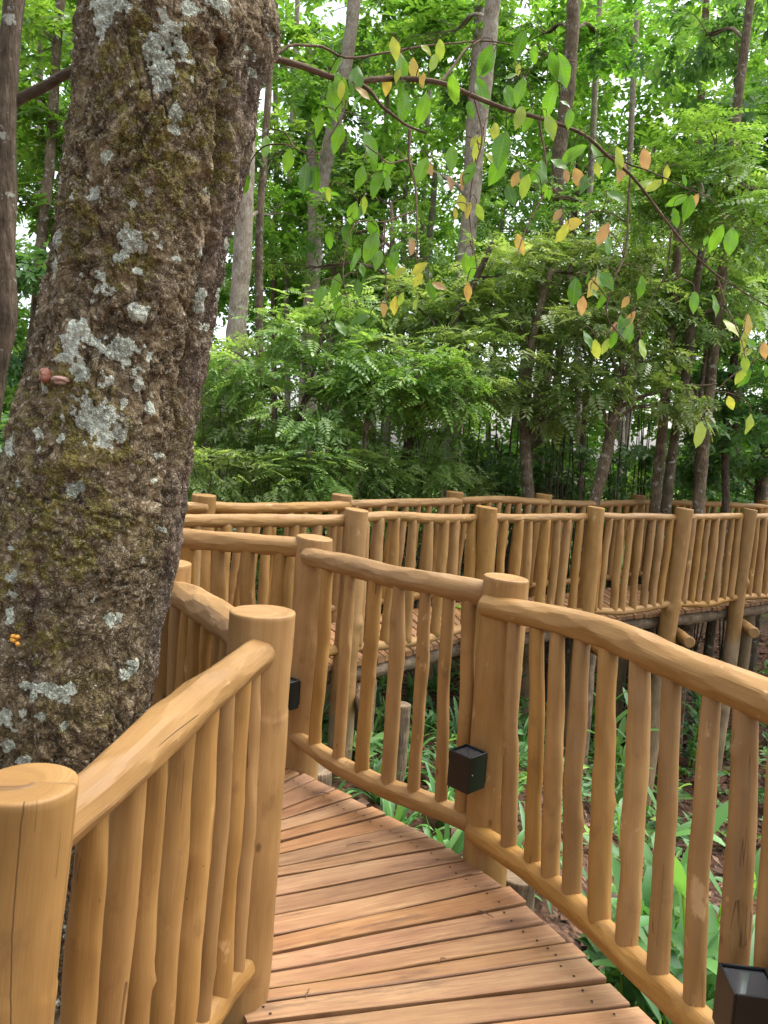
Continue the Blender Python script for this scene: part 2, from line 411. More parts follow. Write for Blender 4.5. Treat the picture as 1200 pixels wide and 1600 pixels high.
M['broad_c'] = mat_leaf('mid_green_canopy_leaves',[(.08,(.035,.09,.032)),(.42,(.08,.175,.052)),(.75,(.13,.25,.08)),(.97,(.21,.33,.12))],.5,.42,.5)
M['far'] = mat_leaf('distant_leaves',[(.08,(.04,.10,.02)),(.38,(.10,.21,.035)),(.75,(.17,.30,.055)),(.97,(.26,.38,.10))],.55,.5,.4)
M['near'] = mat_leaf('glossy_green_leaves',[(.1,(.045,.125,.012)),(.5,(.085,.215,.02)),(.9,(.17,.33,.04))],.5,.28,.7,None,.8,True)
M['yell'] = mat_leaf('yellowing_leaves',[(.1,(.33,.20,.11)),(.4,(.41,.27,.085)),(.7,(.40,.37,.07)),(.92,(.25,.37,.05))],.45,.4,.5,(1.3,1.2,.8),.9,True)
M['strap'] = mat_leaf('strap_leaf_green',[(.1,(.038,.105,.034)),(.45,(.08,.20,.06)),(.8,(.15,.31,.085)),(.97,(.29,.45,.07))],.38,.44,.45,None,.5)
M['litter'] = mat_leaf('dead_leaves',[(.05,(.024,.012,.007)),(.45,(.07,.033,.017)),(.75,(.14,.072,.04)),(.97,(.27,.17,.10))],.08,.6,.3,(1,1,1),.3)  # dead-leaf browns, darkened overall to put the ground's deep shade into the colour

# ---------------------------------------------------------------- railings
seedc = [100]
def sd(): seedc[0] += 1; return seedc[0]
def hz(v): v = np.array(v,float); return v
class Railing:
    def __init__(s, name, loc, label, walk):
        s.o = np.array([*loc[:2],0.]); s.root = empty(name, s.o, label, 'railing'); s.walk = walk
    def put(s, name, g, mat, sharp=None):
        return obj(name, g.mesh(name, mat, True, sharp, s.o), s.root)
    def post(s, top, base, r0, r1=None, tilt=(0,0), rings=70, segs=40, strokes=16, shake=None, step=None):
        g = Geo(); r1 = r1 or r0*1.05; rings = rings*3; hh = top[2]-base[2]
        step = [(1-rs.uniform(.3,.7)/hh,.0016),(1-rs.uniform(.9,1.4)/hh,.002)] if step is None else [(1-step/hh,.0020)]
        shake = (rs.uniform(3.6,5.8), rs.uniform(.3,1.2)) if shake is None else shake
        n = np.array([tilt[0],tilt[1],1.])
        tube(g, [base, (np.array(base)+top)/2, top], [r1, (r0+r1)/2*1.01, r0], segs, rings, strokes, .004, .022, 'flat', 'flat', .0045, sd(), (None,n), sdepth=(.955,.985), steps=step, shake=shake, knobs=3)
        return s.put('post', g, M['stain'], 38)
    def rail(s, name, pts, r, cap0='dome', cap1='flat', lump=.032, strokes=80, rings=150, segs=44, wob=.003):
        g = Geo()
        C = tube(g, pts, r, segs, rings, strokes, wob, lump, cap0, cap1, .008, sd(), sdepth=(.895,.955))
        s.put(name, g, M['stain'], 10.5); return C
    def balusters(s, top, low, fr, r=.031, jit=.012, lean=None, rt=.055, segs=18, rings=34, cut=True):
        for k, t in enumerate(fr):
            a = top[int(np.clip(t,0,1)*(len(top)-1))]; tb = np.clip(t+(lean[k] if lean is not None else 0)+rs.uniform(-jit,jit),0,1)
            b = low[int(tb*(len(low)-1))]
            rr = r*rs.uniform(.86,1.14)
            g = Geo()
            a = a+[0,0,-.012]; b = b+[0,0,.012]
            m = (a+b)/2+[rs.uniform(-.007,.007),rs.uniform(-.007,.007),0]
            tube(g, [b,m,a], [rr*rs.uniform(.95,1.12), rr*rs.uniform(.95,1.1), rr*rs.uniform(.95,1.1), rr*rs.uniform(.8,1.0)], segs, rings, 9, .0026, .055, 'flat','flat', .004, sd(), sdepth=(.80,.94), knobs=rs.randint(0,3))
            s.put('baluster', g, M['stain'])
def rail_t(C, x, y=None):
    a, b = proj(C); return int(np.argmin(np.abs(a-x)))
def place(top, low, pairs_, yb=None):
    tt, ll = [], []
    for (xa, xb) in pairs_:
        k = rail_t(top, xa)
        if yb is None: j = rail_t(low, xb)
        else:
            e = []
            for q in range(len(low)):
                L = top[k]+(low[q]-top[k])*np.linspace(0,1.3,40)[:,None]; a, b = proj(L); e.append(abs(np.interp(yb,b,a)-xb))
            j = int(np.argmin(e))
        tt.append(k/(len(top)-1)); ll.append(j/(len(low)-1))
    return tt, [l-t for t,l in zip(tt,ll)]
GB = lambda p, z: np.array([p[0],p[1],z])
def ground_z(x, y):
    x = np.asarray(x,float); y = np.asarray(y,float)
    z = -.80-1.25*sstep(.5,3.0,x)*sstep(1.0,4.5,y+.4*x) -.55*sstep(2.4,.2,y)
    z = z+.75*sstep(9.5,14,y)+.9*sstep(14,40,y) -.25*sstep(5,12,np.abs(x))*0
    P = np.stack([x*.55,y*.55,np.zeros_like(x)],-1).reshape(-1,3)
    return z+.10*vnoise(P,3).reshape(z.shape)
def gz(p): return float(ground_z(np.array([p[0]]),np.array([p[1]]))[0])

walk_c = None
# --- right-hand railing beside the near deck
C_ = np.array([.475,2.86]); D_ = np.array([-.32,3.62]); R1_ = np.array([1.045,1.62]); R2_ = np.array([1.72,.25]); K_ = np.array([-1.62,3.96])
RR = Railing('railing', R1_, 'nearest wooden pole railing on the right of the near deck, carrying three black wall lights', None)
RR.post(GB(R1_,1.09), GB(R1_+[.02,-.02],gz(R1_)-.1), .088)
RR.post(GB(C_,1.10), GB(C_+[.005,.0],gz(C_)-.1), .086, .088, (.05,.0), shake=(4.75,.6), step=.33)
RR.post(GB(D_,1.105), GB(D_+[-.01,.0],gz(D_)-.1), .087, .090, (.08,-.02))
RR.post(GB(K_,1.10), GB(K_,gz(K_)-.1), .086)
RR.post(GB(R2_,1.09), GB(R2_,gz(R2_)-.1), .088)
n1 = np.array([-.075,-.04])          # towards the walkway
t1 = RR.rail('handrail', [GB(C_+n1*1.0,1.0), GB((.70,2.56),1.0), GB((.905,2.08),1.0), GB((.985,1.86),1.0), GB(R1_+[-.015,.03],.995)], [.042,.052,.055,.053,.056], 'dome','flat')
l1 = RR.rail('lower_rail', [GB(C_+[-.05,-.03],.115), GB((.66,2.44),.13), GB((.84,2.02),.135), GB((.93,1.80),.135), GB(R1_+[-.03,.03],.13)], [.042,.046,.044,.047,.046], 'dome','flat')
bt = [(862,975)]
ft, fl = place(t1, l1, [(802,794),(839,830),(872,859),(909,895),(952,935),(1000,977),(1052,1027),(1115,1082),(1166,1138),(1222,1192)])
RR.balusters(t1, l1, ft, .0310, .0, fl, segs=24, rings=50)
t2 = RR.rail('handrail', [GB(D_+[-.02,-.075],1.03), GB((-.08,3.30),1.025), GB((.20,3.02),1.035), GB(C_+[-.035,.035],1.025)], [.044,.050,.047,.050], 'dome','flat')
l2 = RR.rail('lower_rail', [GB(D_+[-.03,-.06],.15), GB((-.12,3.29),.14), GB((.14,3.09),.13), GB(C_+[-.04,.02],.12)], [.036,.044,.046,.045], 'dome','flat')
ft, fl = place(t2, l2, [(512,491),(549,528),(588,566),(624,605),(666,646),(701,688),(735,722)])
RR.balusters(t2, l2, ft, .0285, .0, fl, segs=22, rings=44)
t3 = RR.rail('handrail', [GB(K_,1.03), GB((-1.0,3.72),1.05), GB(D_+[-.03,0],1.055)], [.05,.052,.048], 'dome','flat')
l3 = RR.rail('lower_rail', [GB(K_,.14), GB(D_+[-.03,0],.14)], [.045,.045], 'dome','flat')
RR.balusters(t3, l3, [.10,.21,.32,.43,.55,.67,.785,.90], .037, .008)
t4 = RR.rail('handrail', [GB(R1_+[-.06,0],1.0), GB(R2_,1.0)], [.05,.052], 'dome','flat')
l4 = RR.rail('lower_rail', [GB(R1_+[-.05,0],.13), GB(R2_,.13)], [.045,.045], 'dome','flat')
RR.balusters(t4, l4, [.12,.21,.30,.39,.48,.57,.66,.75,.84,.92], .031)

# --- left-hand railing: front post, tree side, then away behind the tree
A_ = np.array([-.488,1.065]); B_ = np.array([-.31,2.045]); G_ = np.array([-.76,2.70]); P_ = np.array([-1.72,2.80]); A0_ = np.array([-.62,-.2])
LR = Railing('railing', A_, 'honey coloured pole railing on the left, passing in front of the big mossy tree', None)
LR.post(GB(A_,1.055), GB(A_+[-.17,-.02],gz(A_)-.1), .070, .068, (0,0), 90, 44, shake=(1.2,.1), step=.30)
LR.post(GB(B_,1.10), GB(B_+[-.03,.0],gz(B_)-.1), .089, .085, (0,.02), 90, 44, shake=(4.75,.9), step=.265)
LR.post(GB(G_,1.10), GB(G_,gz(G_)-.1), .086)
LR.post(GB(P_,1.10), GB(P_,gz(P_)-.1), .086)
ta = LR.rail('handrail', [GB(A_+[.01,.03],.965), GB((-.425,1.28),.985), GB((-.375,1.62),1.0), GB(B_+[.005,-.062],1.005)], [.045,.045,.050,.046,.044,.046], 'flat','dome', .045, 80)
la = LR.rail('lower_rail', [GB(A_+[-.07,.02],.13), GB(B_+[.0,-.075],.13)], [.04,.042], 'flat','dome')
ft, fl = place(ta, la, [(150,122),(204,170),(245,210),(287,247),(322,280),(352,310),(375,337),(393,360)], 1600)
LR.balusters(ta, la, ft, .034, .0, fl, segs=22, rings=44)
tb = LR.rail('handrail', [GB(G_+[.02,0],1.0), GB((-.55,2.42),1.015), GB(B_+[-.03,.04],1.0)], [.05,.052,.054], 'dome','flat')
lb = LR.rail('lower_rail', [GB(G_+[.03,0],.13), GB(B_+[-.03,.04],.13)], [.045,.045], 'dome','flat')
LR.balusters(tb, lb, [.13,.27,.40,.53,.66,.79,.90], .034)
tc = LR.rail('handrail', [GB(P_,1.0), GB(G_+[-.03,0],1.01)], [.05,.05], 'dome','flat')
lc = LR.rail('lower_rail', [GB(P_,.13), GB(G_+[-.03,0],.13)], [.045,.045], 'dome','flat')
LR.balusters(tc, lc, [.12,.25,.38,.5,.62,.75,.88], .033)

# --- railing on the near side of the far walkway
ML = np.array([-1.62,4.36])
MP = [ML, (-.19,5.29), (.84,6.28), (1.97,7.14), (3.06,7.82), (4.03,8.46), (5.25,9.35)]
MP = [np.array(p) for p in MP]
MR = Railing('railing', MP[1], 'middle pole railing along the near edge of the far walkway, its posts reaching the ground', None)
mr = [.086,.083,.088,.080,.086,.075,.085]; mlean = [0,.01,0,.02,.07,.05,.03]; mh = [1.1,1.1,1.1,1.10,1.10,1.10,1.10]
for i, p in enumerate(MP):
    MR.post(GB(p,mh[i]), GB(p+[-mlean[i]*2.2,0],gz(p)-.1), mr[i], mr[i]*1.1, (rs.uniform(.04,.1),-.03), 80, 30, 14)
mt, mlw = [], []
nb = [10,8,8,8,8,9]
for i in range(len(MP)-1):
    a, b = MP[i], MP[i+1]; d = (b-a)/np.linalg.norm(b-a); nn = np.array([-d[1],d[0]])*.055
    za, zb = (1.02,1.02) if i == 0 else (rs.uniform(1.0,1.03),rs.uniform(1.0,1.03))
    mid = (a+b)/2+nn
    la_ = a-d*mlean[i]*1.0; lb_ = b-d*mlean[i+1]*.9
    t = MR.rail('handrail', [GB(a+nn,za), GB(a*.7+b*.3+nn,za+rs.uniform(-.025,.02)), GB(a*.35+b*.65+nn,zb+rs.uniform(-.025,.015)), GB(b+nn,zb)], [.048,.042,.046,.043] if i == 0 else [.040,.036,.041,.037], 'dome','flat', .06, 44, 90, 28)
    l = MR.rail('lower_rail', [GB(la_+nn*.2,.12), GB((la_+lb_)/2+nn*.2,.07+rs.uniform(-.01,.02)), GB(lb_+nn*.2,.12)], [.036,.038,.036], 'dome','flat', .09, 24, 70, 18)
    k = nb[i]
    MR.balusters(t, l, [(q+.75)/(k+.5)+rs.uniform(-.016,.016) for q in range(k)], .035 if i == 0 else .039, .014, [rs.uniform(-.045,-.015) for q in range(k)], segs=14, rings=26)

# --- railing on the far side of the far walkway
NP = [(-2.75,5.02),(-1.34,5.68),(-.37,6.62),(.70,7.70),(1.74,8.42),(3.17,9.62),(4.22,10.30),(5.38,10.95),(6.8,11.6)]
NP = [np.array(p) for p in NP]
NR = Railing('railing', NP[1], 'farthest pole railing, along the far edge of the far walkway in front of the forest', None)
nh = [1.1,1.1,1.1,1.125,1.12,1.12,1.11,1.1,1.1]
for i, p in enumerate(NP):
    NR.post(GB(p,nh[i]), GB(p+[-.05,0],gz(p)-.1), .089, .093, (rs.uniform(.02,.07),-.02), 60, 26, 12)
nb = [9,8,9,8,10,8,8,9]
for i in range(len(NP)-1):
    a, b = NP[i], NP[i+1]; d = (b-a)/np.linalg.norm(b-a); nn = np.array([d[1],-d[0]])*.06
    z0, z1 = nh[i]-.075-rs.uniform(0,.02), nh[i+1]-.07-rs.uniform(0,.02)
    t = NR.rail('handrail', [GB(a+d*.06,z0), GB(a*.6+b*.4+nn*.4,z0+rs.uniform(-.02,.02)), GB(b+nn,z1)], [.040,.043,.041] if i > 1 else [.046,.047,.046], 'flat','dome', .06, 40, 80, 26)
    l = NR.rail('lower_rail', [GB(a+nn*.2,.12), GB(b+nn*.6,.12)], [.038,.038], 'flat','dome', .09, 20, 50, 16)
    k = nb[i]
    NR.balusters(t, l, [(q+.75)/(k+.5)+rs.uniform(-.012,.012) for q in range(k)], .038, .012, [rs.uniform(-.03,0) for q in range(k)], segs=14, rings=24)

# ---------------------------------------------------------------- boardwalk deck
pairs = [((-.52,-.35),(1.72,.10),1),((-.27,1.935),(.77,2.197),0),((-.43,2.227),(.525,2.665),0),((-.62,2.495),(.34,2.925),0),((-.76,2.69),(-.06,3.285),0),
         ((-.78,2.715),(-.25,3.44),0),((-.84,2.73),(-.44,3.61),0),((-1.72,2.86),(-1.60,3.93),0),((-2.6,3.2),(-1.66,4.02),0),((-3.05,4.2),(-1.66,4.10),0),((-2.72,4.96),(-1.62,4.28),0),
         ((-1.36,5.60),(-.72,4.98),0),((-.40,6.54),(.02,5.50),0),((.66,7.62),(.84,6.40),0),((1.74,8.33),(1.97,7.25),0),((3.17,9.53),(3.06,7.94),0),((4.22,10.22),(4.05,8.60),0),((5.38,10.87),(5.28,9.47),0),((6.8,11.5),(6.5,10.4),0)]
deck = tag(bpy.data.objects.new('boardwalk', None), None, None, None, 'structure'); COL.objects.link(deck)
g = Geo(); gn = Geo()
ends = []
for i in range(len(pairs)-1):
    (la0,ra0,_), (lb0,rb0,_) = pairs[i], pairs[i+1]
    la0, ra0, lb0, rb0 = [np.array(v,float) for v in (la0,ra0,lb0,rb0)]
    w = max(np.linalg.norm(lb0-la0), np.linalg.norm(rb0-ra0)); n = max(1,int(round(w/.099)))
    cuts = np.linspace(0,1,n+1); cuts[1:-1] += rs.uniform(-.16,.16,n-1)/n
    for k in range(n):
        c0, c1 = cuts[k], cuts[k+1]
        q = [la0+(lb0-la0)*c0, ra0+(rb0-ra0)*c0, ra0+(rb0-ra0)*c1, la0+(lb0-la0)*c1]
        ctr = sum(q)/4; ax = (q[1]+q[2]-q[0]-q[3])/2; Lx = np.linalg.norm(ax); ax /= Lx
        gap = .0058
        # shrink the short way, let board ends run out unevenly
        ext = rs.uniform(-.012,.022), rs.uniform(-.012,.022)
        def sh(p, other): v = other-p; l = np.linalg.norm(v); return p+(v/l*min(gap,l*.2) if l > 1e-6 else 0)
        p = [sh(q[0],q[3])-ax*ext[0], sh(q[1],q[2])+ax*ext[1], sh(q[2],q[1])+ax*ext[1], sh(q[3],q[0])-ax*ext[0]]
        zt = rs.uniform(-.003,.003); zr = rs.uniform(-.002,.002)
        # board as a bevelled prism with a few subdivisions along its length
        m = 14; rows = []
        for s in np.linspace(0,1,m):
            e0 = p[0]+(p[1]-p[0])*s; e1 = p[3]+(p[2]-p[3])*s; u = e1-e0; l = np.linalg.norm(u); u = u/max(l,1e-6); b = min(.0035,l*.25)
            cup = .0016*math.sin(s*9+k)
            prof = [(e0,-.034),(e0,-b),(e0+u*b*.4,-b*.4),(e0+u*b,0),(e1-u*b,0),(e1-u*b*.4,-b*.4),(e1,-b),(e1,-.034)]
            rows.append([[*v,z+zt+zr*s+cup] for v,z in prof])
        V = np.array(rows).reshape(-1,3); K = 8
        ii = np.arange(m-1)[:,None]*K; jj = np.arange(K)[None,:]; jn = (jj+1)%K
        Q = np.stack([ii+jj, ii+K+jj, ii+K+jn, ii+jn],-1).reshape(-1,4)
        caps = np.array([[7,6,5,4,3,2,1,0],[ (m-1)*K+t for t in range(8)]])
        yv = np.array([-ax[1],ax[0]])
        UV = np.stack([(V[:,:2]-ctr)@yv, (V[:,:2]-ctr)@ax],1)
        g.add(V, [Q, caps], UV)
        for s in (.03/Lx*2, 1-.05/Lx*2):
            e0 = p[0]+(p[1]-p[0])*s; e1 = p[3]+(p[2]-p[3])*s
            if np.linalg.norm(e1-e0) < .05 or i > 8: continue
            for f in (.24,.76):
                c = e0+(e1-e0)*(f+rs.uniform(-.05,.05))+ax*rs.uniform(-.008,.008)
                th = np.linspace(0,2*PI,9)[:-1]; z = zt+zr*s+.0012+.0016
                gn.add(np.stack([c[0]+.0042*np.cos(th), c[1]+.0042*np.sin(th), np.full(8,z)],1), [np.arange(8)[None,:]])
obj('plank_floor', g.mesh('plank_floor', M['plank'], True, 30), deck)
obj('screws', gn.mesh('screws', M['nail']), deck)['kind'] = 'stuff'
def log(pts, r, name='beam', mat='log', strokes=10, lump=.09):
    gg = Geo(); tube(gg, pts, [r,r*1.06,r*.97,r], 18, 50, strokes, .008, lump, 'flat','flat', .008, sd())
    obj(name, gg.mesh(name, M[mat], True, 38), deck)
# edge beams following both sides, cross logs and the old posts that carry them
Redge = [np.array(p[1]) for p in pairs]; Ledge = [np.array(p[0]) for p in pairs]
for E_, sgn in ((Redge,1),(Ledge,-1)):
    for i in list(range(0,6))+list(range(10,len(pairs)-1)):
        a, b = E_[i], E_[i+1]
        o = (Ledge[i]-Redge[i])*sgn; o = o/np.linalg.norm(o)*.075
        if np.linalg.norm(b-a) > .2:
            d = (b-a)/np.linalg.norm(b-a)*.03
            log([GB(a+o-d,-.105), GB((a+b)/2+o,-.11), GB(b+o+d,-.105)], .062)
for i, p in enumerate(MP[1:],1):
    q = NP[min(i+1,len(NP)-1)]; d = (q-p)/np.linalg.norm(q-p)
    off = np.array([d[1],-d[0]])*.13
    log([GB(p-d*.14+off,-.245), GB((p+q)/2+off,-.24), GB(q+d*.1+off,-.245)], .060, 'cross_beam', 'stain' if i >= 3 else 'log')
    if i >= 4: continue
    s = p+d*.24+off*1.4
    gg = Geo(); tube(gg, [GB(s,gz(s)-.1), GB(s,-.18)], [.075,.07], 16, 40, 8, .006, .06, 'flat','flat', .006, sd()); obj('support_post', gg.mesh('support_post', M['log'], True, 38), deck)
for (s,r) in (((.18,4.95),.062),((.62,2.98),.075),((.74,5.75),.06),((-.28,3.86),.075)):
    s = np.array(s); gg = Geo(); tube(gg, [GB(s,gz(s)-.1), GB(s+[.02,0],-.14)], [r*1.05,r], 16, 40, 8, .006, .06, 'flat','flat', .006, sd()); obj('support_post', gg.mesh('support_post', M['log'], True, 38), deck)

for (x,y,ln,an) in ((560,1318,.10,.4),(757,1428,.06,-.6),(480,1552,.035,1.5),(505,1240,.05,.2),(690,1500,.03,.9)):
    p = onz(x,y,.008); d = np.array([math.cos(an),math.sin(an),0])*ln/2; gg = Geo()
    tube(gg, [p-d, p+[0,.004,.003], p+d+[.004,0,0]], [.0016,.002,.0011], 6, 14, 0, .002, .1, 'flat','flat', .0004, sd())
    tag(obj('fallen_twig', gg.mesh('fallen_twig', M['twig'], True, None, p), None, p), 'tiny dry twig lying on the planks of the near deck', 'twig', 'dry twigs on the near deck')
# ---------------------------------------------------------------- wall lights
def lamp(post, dirv, z0, z1, label, half=.052, gapr=.088):
    d = np.array([*dirv,0.]); d /= np.linalg.norm(d); s = np.array([-d[1],d[0],0]); up = np.array([0,0,1.])
    base = np.array([post[0],post[1],(z0+z1)/2])+d*gapr
    r = empty('wall_light', base, label, 'wall light', 'black cube wall lights on the posts')
    c = base+d*(half+.012); hh = (z1-z0)/2
    g = Geo(); 
    # open box: four walls, so the lens sits back inside the rim
    w = .006
    for k, (o, A, B) in enumerate(((d*(half-w/2),d*w/2,s*half),(-d*(half-w/2),d*w/2,s*half),(s*(half-w/2),d*(half-w-.0005),s*w/2),(-s*(half-w/2),d*(half-w-.0005),s*w/2))):
        boxgeo(g, c+o, A, B, up*hh, .0022)
    obj('housing', g.mesh('housing', M['black'], True, 30, base), r)
    g = Geo(); boxgeo(g, c+up*(hh-.010), d*(half-w-.001), s*(half-w-.001), up*.003, .001); obj('glass', g.mesh('glass', M['lens'], True, 30, base), r); g = Geo(); boxgeo(g, c-up*(hh-.010), d*(half-w-.001), s*(half-w-.001), up*.003, .001)
    obj('glass', g.mesh('glass', M['lens'], True, 30, base), r)
    g = Geo(); boxgeo(g, base+d*.004, d*.010, s*half*.8, up*hh*.85, .002); obj('mounting_plate', g.mesh('mounting_plate', M['black'], True, 30, base), r)
    for sg in (-1,1):
        g = Geo(); tube(g, [c+s*sg*(half-.002)+d*.030, c+s*sg*(half+.0022)+d*.030], [.0032,.003], 8, 3, 0, 0, 0, 'flat','dome', .0006, sd()); obj('screw', g.mesh('screw', mat_screw, True, 30, base), r)
mat_screw = mat_flat('steel_screw',(.4,.4,.4),.35,.5,.9)
lamp(C_, (-.72,-.70), .325, .462, 'black cube wall light on the post where the right railing bends', .050, .086)
lamp(R1_, (-.98,.10), .285, .425, 'black cube wall light cut by the frame in the bottom right corner', .054, .086)
lamp(D_, (-.62,-.78), .31, .445, 'black wall light mostly hidden behind the left front post', .050, .086)

# ---------------------------------------------------------------- the big mossy tree
ys = [-900,-450,-150,0,100,200,300,400,500,600,700,800,900,1000,1100,1150,1300,1500]
Lx = [215,190,160,143,131,118,106,90,72,50,22,0,-25,-45,-55,-60,-72,-80]
Rx = [430,420,412,410,402,386,369,351,331,312,297,281,262,243,230,224,216,214]
cen, rad = [], []
TY = 1.95
for y, l, r in zip(ys,Lx,Rx):
    a, b = aty(l,y,TY), aty(r,y,TY); cen.append((a+b)/2); rad.append(np.linalg.norm(a-b)/2*.98)
cen.append(np.array([cen[-1][0]-.05,TY,gz((-.9,TY))-.1])); rad.append(.29)
cen, rad = np.array(cen)[::-1], np.array(rad)[::-1]
NR_, NS_ = 1250, 520
C = spline(cen, NR_)
s_ = np.concatenate([[0],np.cumsum(np.linalg.norm(np.diff(C,axis=0),axis=1))]); sk = np.concatenate([[0],np.cumsum(np.linalg.norm(np.diff(cen,axis=0),axis=1))])
Rr = np.interp(s_, sk, rad)
Tn, A_ax, B_ax = frames(C)
th = np.linspace(0,2*PI,NS_,endpoint=False)
dirs = np.cos(th)[None,:,None]*A_ax[:,None,:]+np.sin(th)[None,:,None]*B_ax[:,None,:]
Vb = (C[:,None,:]+Rr[:,None,None]*dirs).reshape(-1,3); Dn = dirs.reshape(-1,3)
u = (np.tile(th,NR_)*.225); v = np.repeat(s_,NS_)
front = (Dn@np.array([0.3,-1,0])) > -.2
px, py = proj(Vb)
def near_pt(x, y):
    d = np.where(Dn[:,1] < .25, (px-x)**2+(py-y)**2, 1e9); return Vb[np.argmin(d)]
def pix(r): return r*TY/F
wx = fbm(Vb*7,3,21)*.035; wy = fbm(Vb*7+40,3,22)*.035
diag = v+.35*u
disp = .012*fbm(Vb*2.6,3,1)+.004*fbm(Vb*8,3,2)
f1,f2,cid,cx,cy = cell2((u+wx)*40,(v+.25*u+wy)*30,4)
e1 = sstep(.02,.22,f2-f1)
g1,g2,gid,gx,gy = cell2((u+wx*.6)*95,(v-.2*u+wy*.6)*75,8)
e2 = sstep(.02,.25,g2-g1)
low = sstep(1.35,.85,Vb[:,2]+.15*fbm(Vb*3,2,30))               # stringier bark on the lower trunk
f3a,f3b,hid,hx,hy = cell2((u+wx)*70+v*10,(v+wy)*22,14); e3 = sstep(.02,.25,f3b-f3a)
fk1,fk2,fid,fx,fy = cell2((u+wx)*150,(v+wy)*105+u*30,17); e4 = sstep(.02,.3,fk2-fk1)
sheet = np.abs(fbm(np.stack([(u+wx)*16,(v+.5*u+wy)*26,0*u],1),4,61))
# bark breaks into thin layered flakes: terraces of noise, upright above, stringy and slanting below
def terrace(h, w=.22):
    k = np.floor(h); f = h-k; return k+sstep(1-w,1,f), k, sstep(1-w,1,f)*sstep(0,.02,1-f)
Pu = np.stack([(u+wx)*15,(v+.35*u+wy)*19,0*u],1); fv = v-.55*u+wy; fu = u+wx
Pl = np.stack([fu*26,fv*7.5,0*u+3],1)
ha = fbm(Pu,5,61)*(1-low)+fbm(Pl,5,63)*low
hb = fbm(np.stack([(u+wx)*34,(v-.3*u+wy)*40,0*u+7],1),4,65)*(1-low)+fbm(np.stack([fu*60,fv*17,0*u+9],1),4,66)*low
t1_,k1_,c1_ = terrace(ha*5.0); t2_,k2_,c2_ = terrace(hb*4.0)
rdg = np.abs(fbm(np.stack([(u+wx*1.5)*9,(v+wy*1.5)*8,0*u+5],1),4,67)); vr = np.abs(fbm(np.stack([(u+wx*1.2)*17,(v+wy)*3.2,0*u+21],1),4,77)); crv = np.clip(np.exp(-(rdg/.045)**2)*sstep(-.2,.5,fbm(Vb*5,2,68))+.9*np.exp(-(vr/.05)**2)*sstep(-.3,.4,fbm(Vb*4,2,78)),0,1.2)
hc = fbm(np.stack([(u+wx*.7)*78,(v+.2*u+wy*.7)*88,0*u+11],1),3,69)*(1-low)+fbm(np.stack([fu*120,fv*40,0*u+13],1),3,70)*low
t3_,k3_,c3_ = terrace(hc*3.0)
scale_ = .0013*t1_+.0015*t2_+.0012*t3_-.008*crv
strg = .0016*t1_+.0017*t2_+.0011*t3_-.006*crv
hs1 = _hash(k1_.astype(np.int64)+50, (ha*0).astype(np.int64), np.floor(wx*60).astype(np.int64)+40, 3)
hs2 = _hash(k2_.astype(np.int64)+50, k1_.astype(np.int64)+50, np.floor(wy*90).astype(np.int64)+40, 4)
hs3 = _hash(k3_.astype(np.int64)+50, k2_.astype(np.int64)+50, np.floor(wx*130).astype(np.int64)+70, 5)
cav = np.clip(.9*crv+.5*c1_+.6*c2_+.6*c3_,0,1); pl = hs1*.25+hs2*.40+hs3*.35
disp += scale_*(1-low)+strg*low+.0012*fbm(Vb*70,3,5)+.002*fbm(Vb*26,3,6)
def poly_d(pts):
    P = np.array([near_pt(*p) for p in pts]); d = np.full(len(Vb),9.)
    for a, b in zip(P[:-1],P[1:]):
        ab = b-a; t = np.clip(((Vb-a)@ab)/(ab@ab),0,1); d = np.minimum(d, np.linalg.norm(Vb-a-t[:,None]*ab,axis=1))
    return d
jw = fbm(Vb*16,3,50)*.012
cr = poly_d([(352,70),(348,150),(342,230),(338,300),(334,370),(318,440),(302,520),(293,590),(284,650),(276,720),(262,790),(246,850)])+jw
cr2 = poly_d([(104,612),(118,585),(132,560),(150,530),(170,490)])+jw*.5
cr3 = poly_d([(60,860),(52,930),(45,1010),(38,1080)])+jw
cr4 = poly_d([(240,870),(228,960),(205,1020),(180,1075)])+jw
disp -= .024*np.exp(-(cr/.013)**2)*1.6+.016*np.exp(-(cr2/.010)**2)+.010*np.exp(-(cr3/.010)**2)+.008*np.exp(-(cr4/.010)**2)
# knob where a limb was shed, high on the right edge
kp = near_pt(405,45); kd = np.linalg.norm((Vb-kp)*[1,1,.72],axis=1); disp += .052*np.exp(-(kd/.075)**2)
# right strip: furrowed vertical ridges
rt = sstep(.0,.03,(px-np.interp(py,[0,70,150,300,440,590,720,850,1000],[380,375,352,340,318,293,274,246,225]))/F*TY)*(Dn[:,1]<.5)*sstep(40,140,py)
rv = np.abs(fbm(np.stack([(u+wx*.4)*75,v*6,0*u],1),3,60)); disp += rt*(.010*(1-2.2*rv)-.5*scale_)
# colour masks
def spots(lst, seed, amp=.55):
    m = np.zeros(len(Vb)); nz = fbm(Vb*38,4,seed)
    for x,y,r in lst:
        d = np.linalg.norm(Vb-near_pt(x,y),axis=1)/pix(r); m = np.maximum(m, 1.25-d+amp*nz*np.minimum(1,.4+d))
    return np.clip(m,0,1)
LS = [(157,652,34),(205,373,18),(193,550,30),(112,540,26),(150,60,24),(168,20,30),(255,65,24),(245,108,26),(238,85,18),(390,115,17),(262,132,12),(275,178,9),(168,245,14),(150,300,10),(172,595,15),(237,640,12),(340,5,22),(118,766,13),(10,1120,17),(150,932,10),(195,1058,12),(272,205,6),(150,455,9),(190,400,9),(95,690,8),(60,700,8),(30,760,12),(16,700,12),(22,900,10),(130,580,14),(215,600,10),(176,970,14),(210,1040,14),(65,1120,10),(100,1090,9),(300,20,14),(352,128,12),(98,555,10),(124,515,12),(285,80,10),(205,320,7),(230,300,6)]
lich = spots(LS, 70, .75)-.28*(fbm(Vb*95,3,74)+.35)
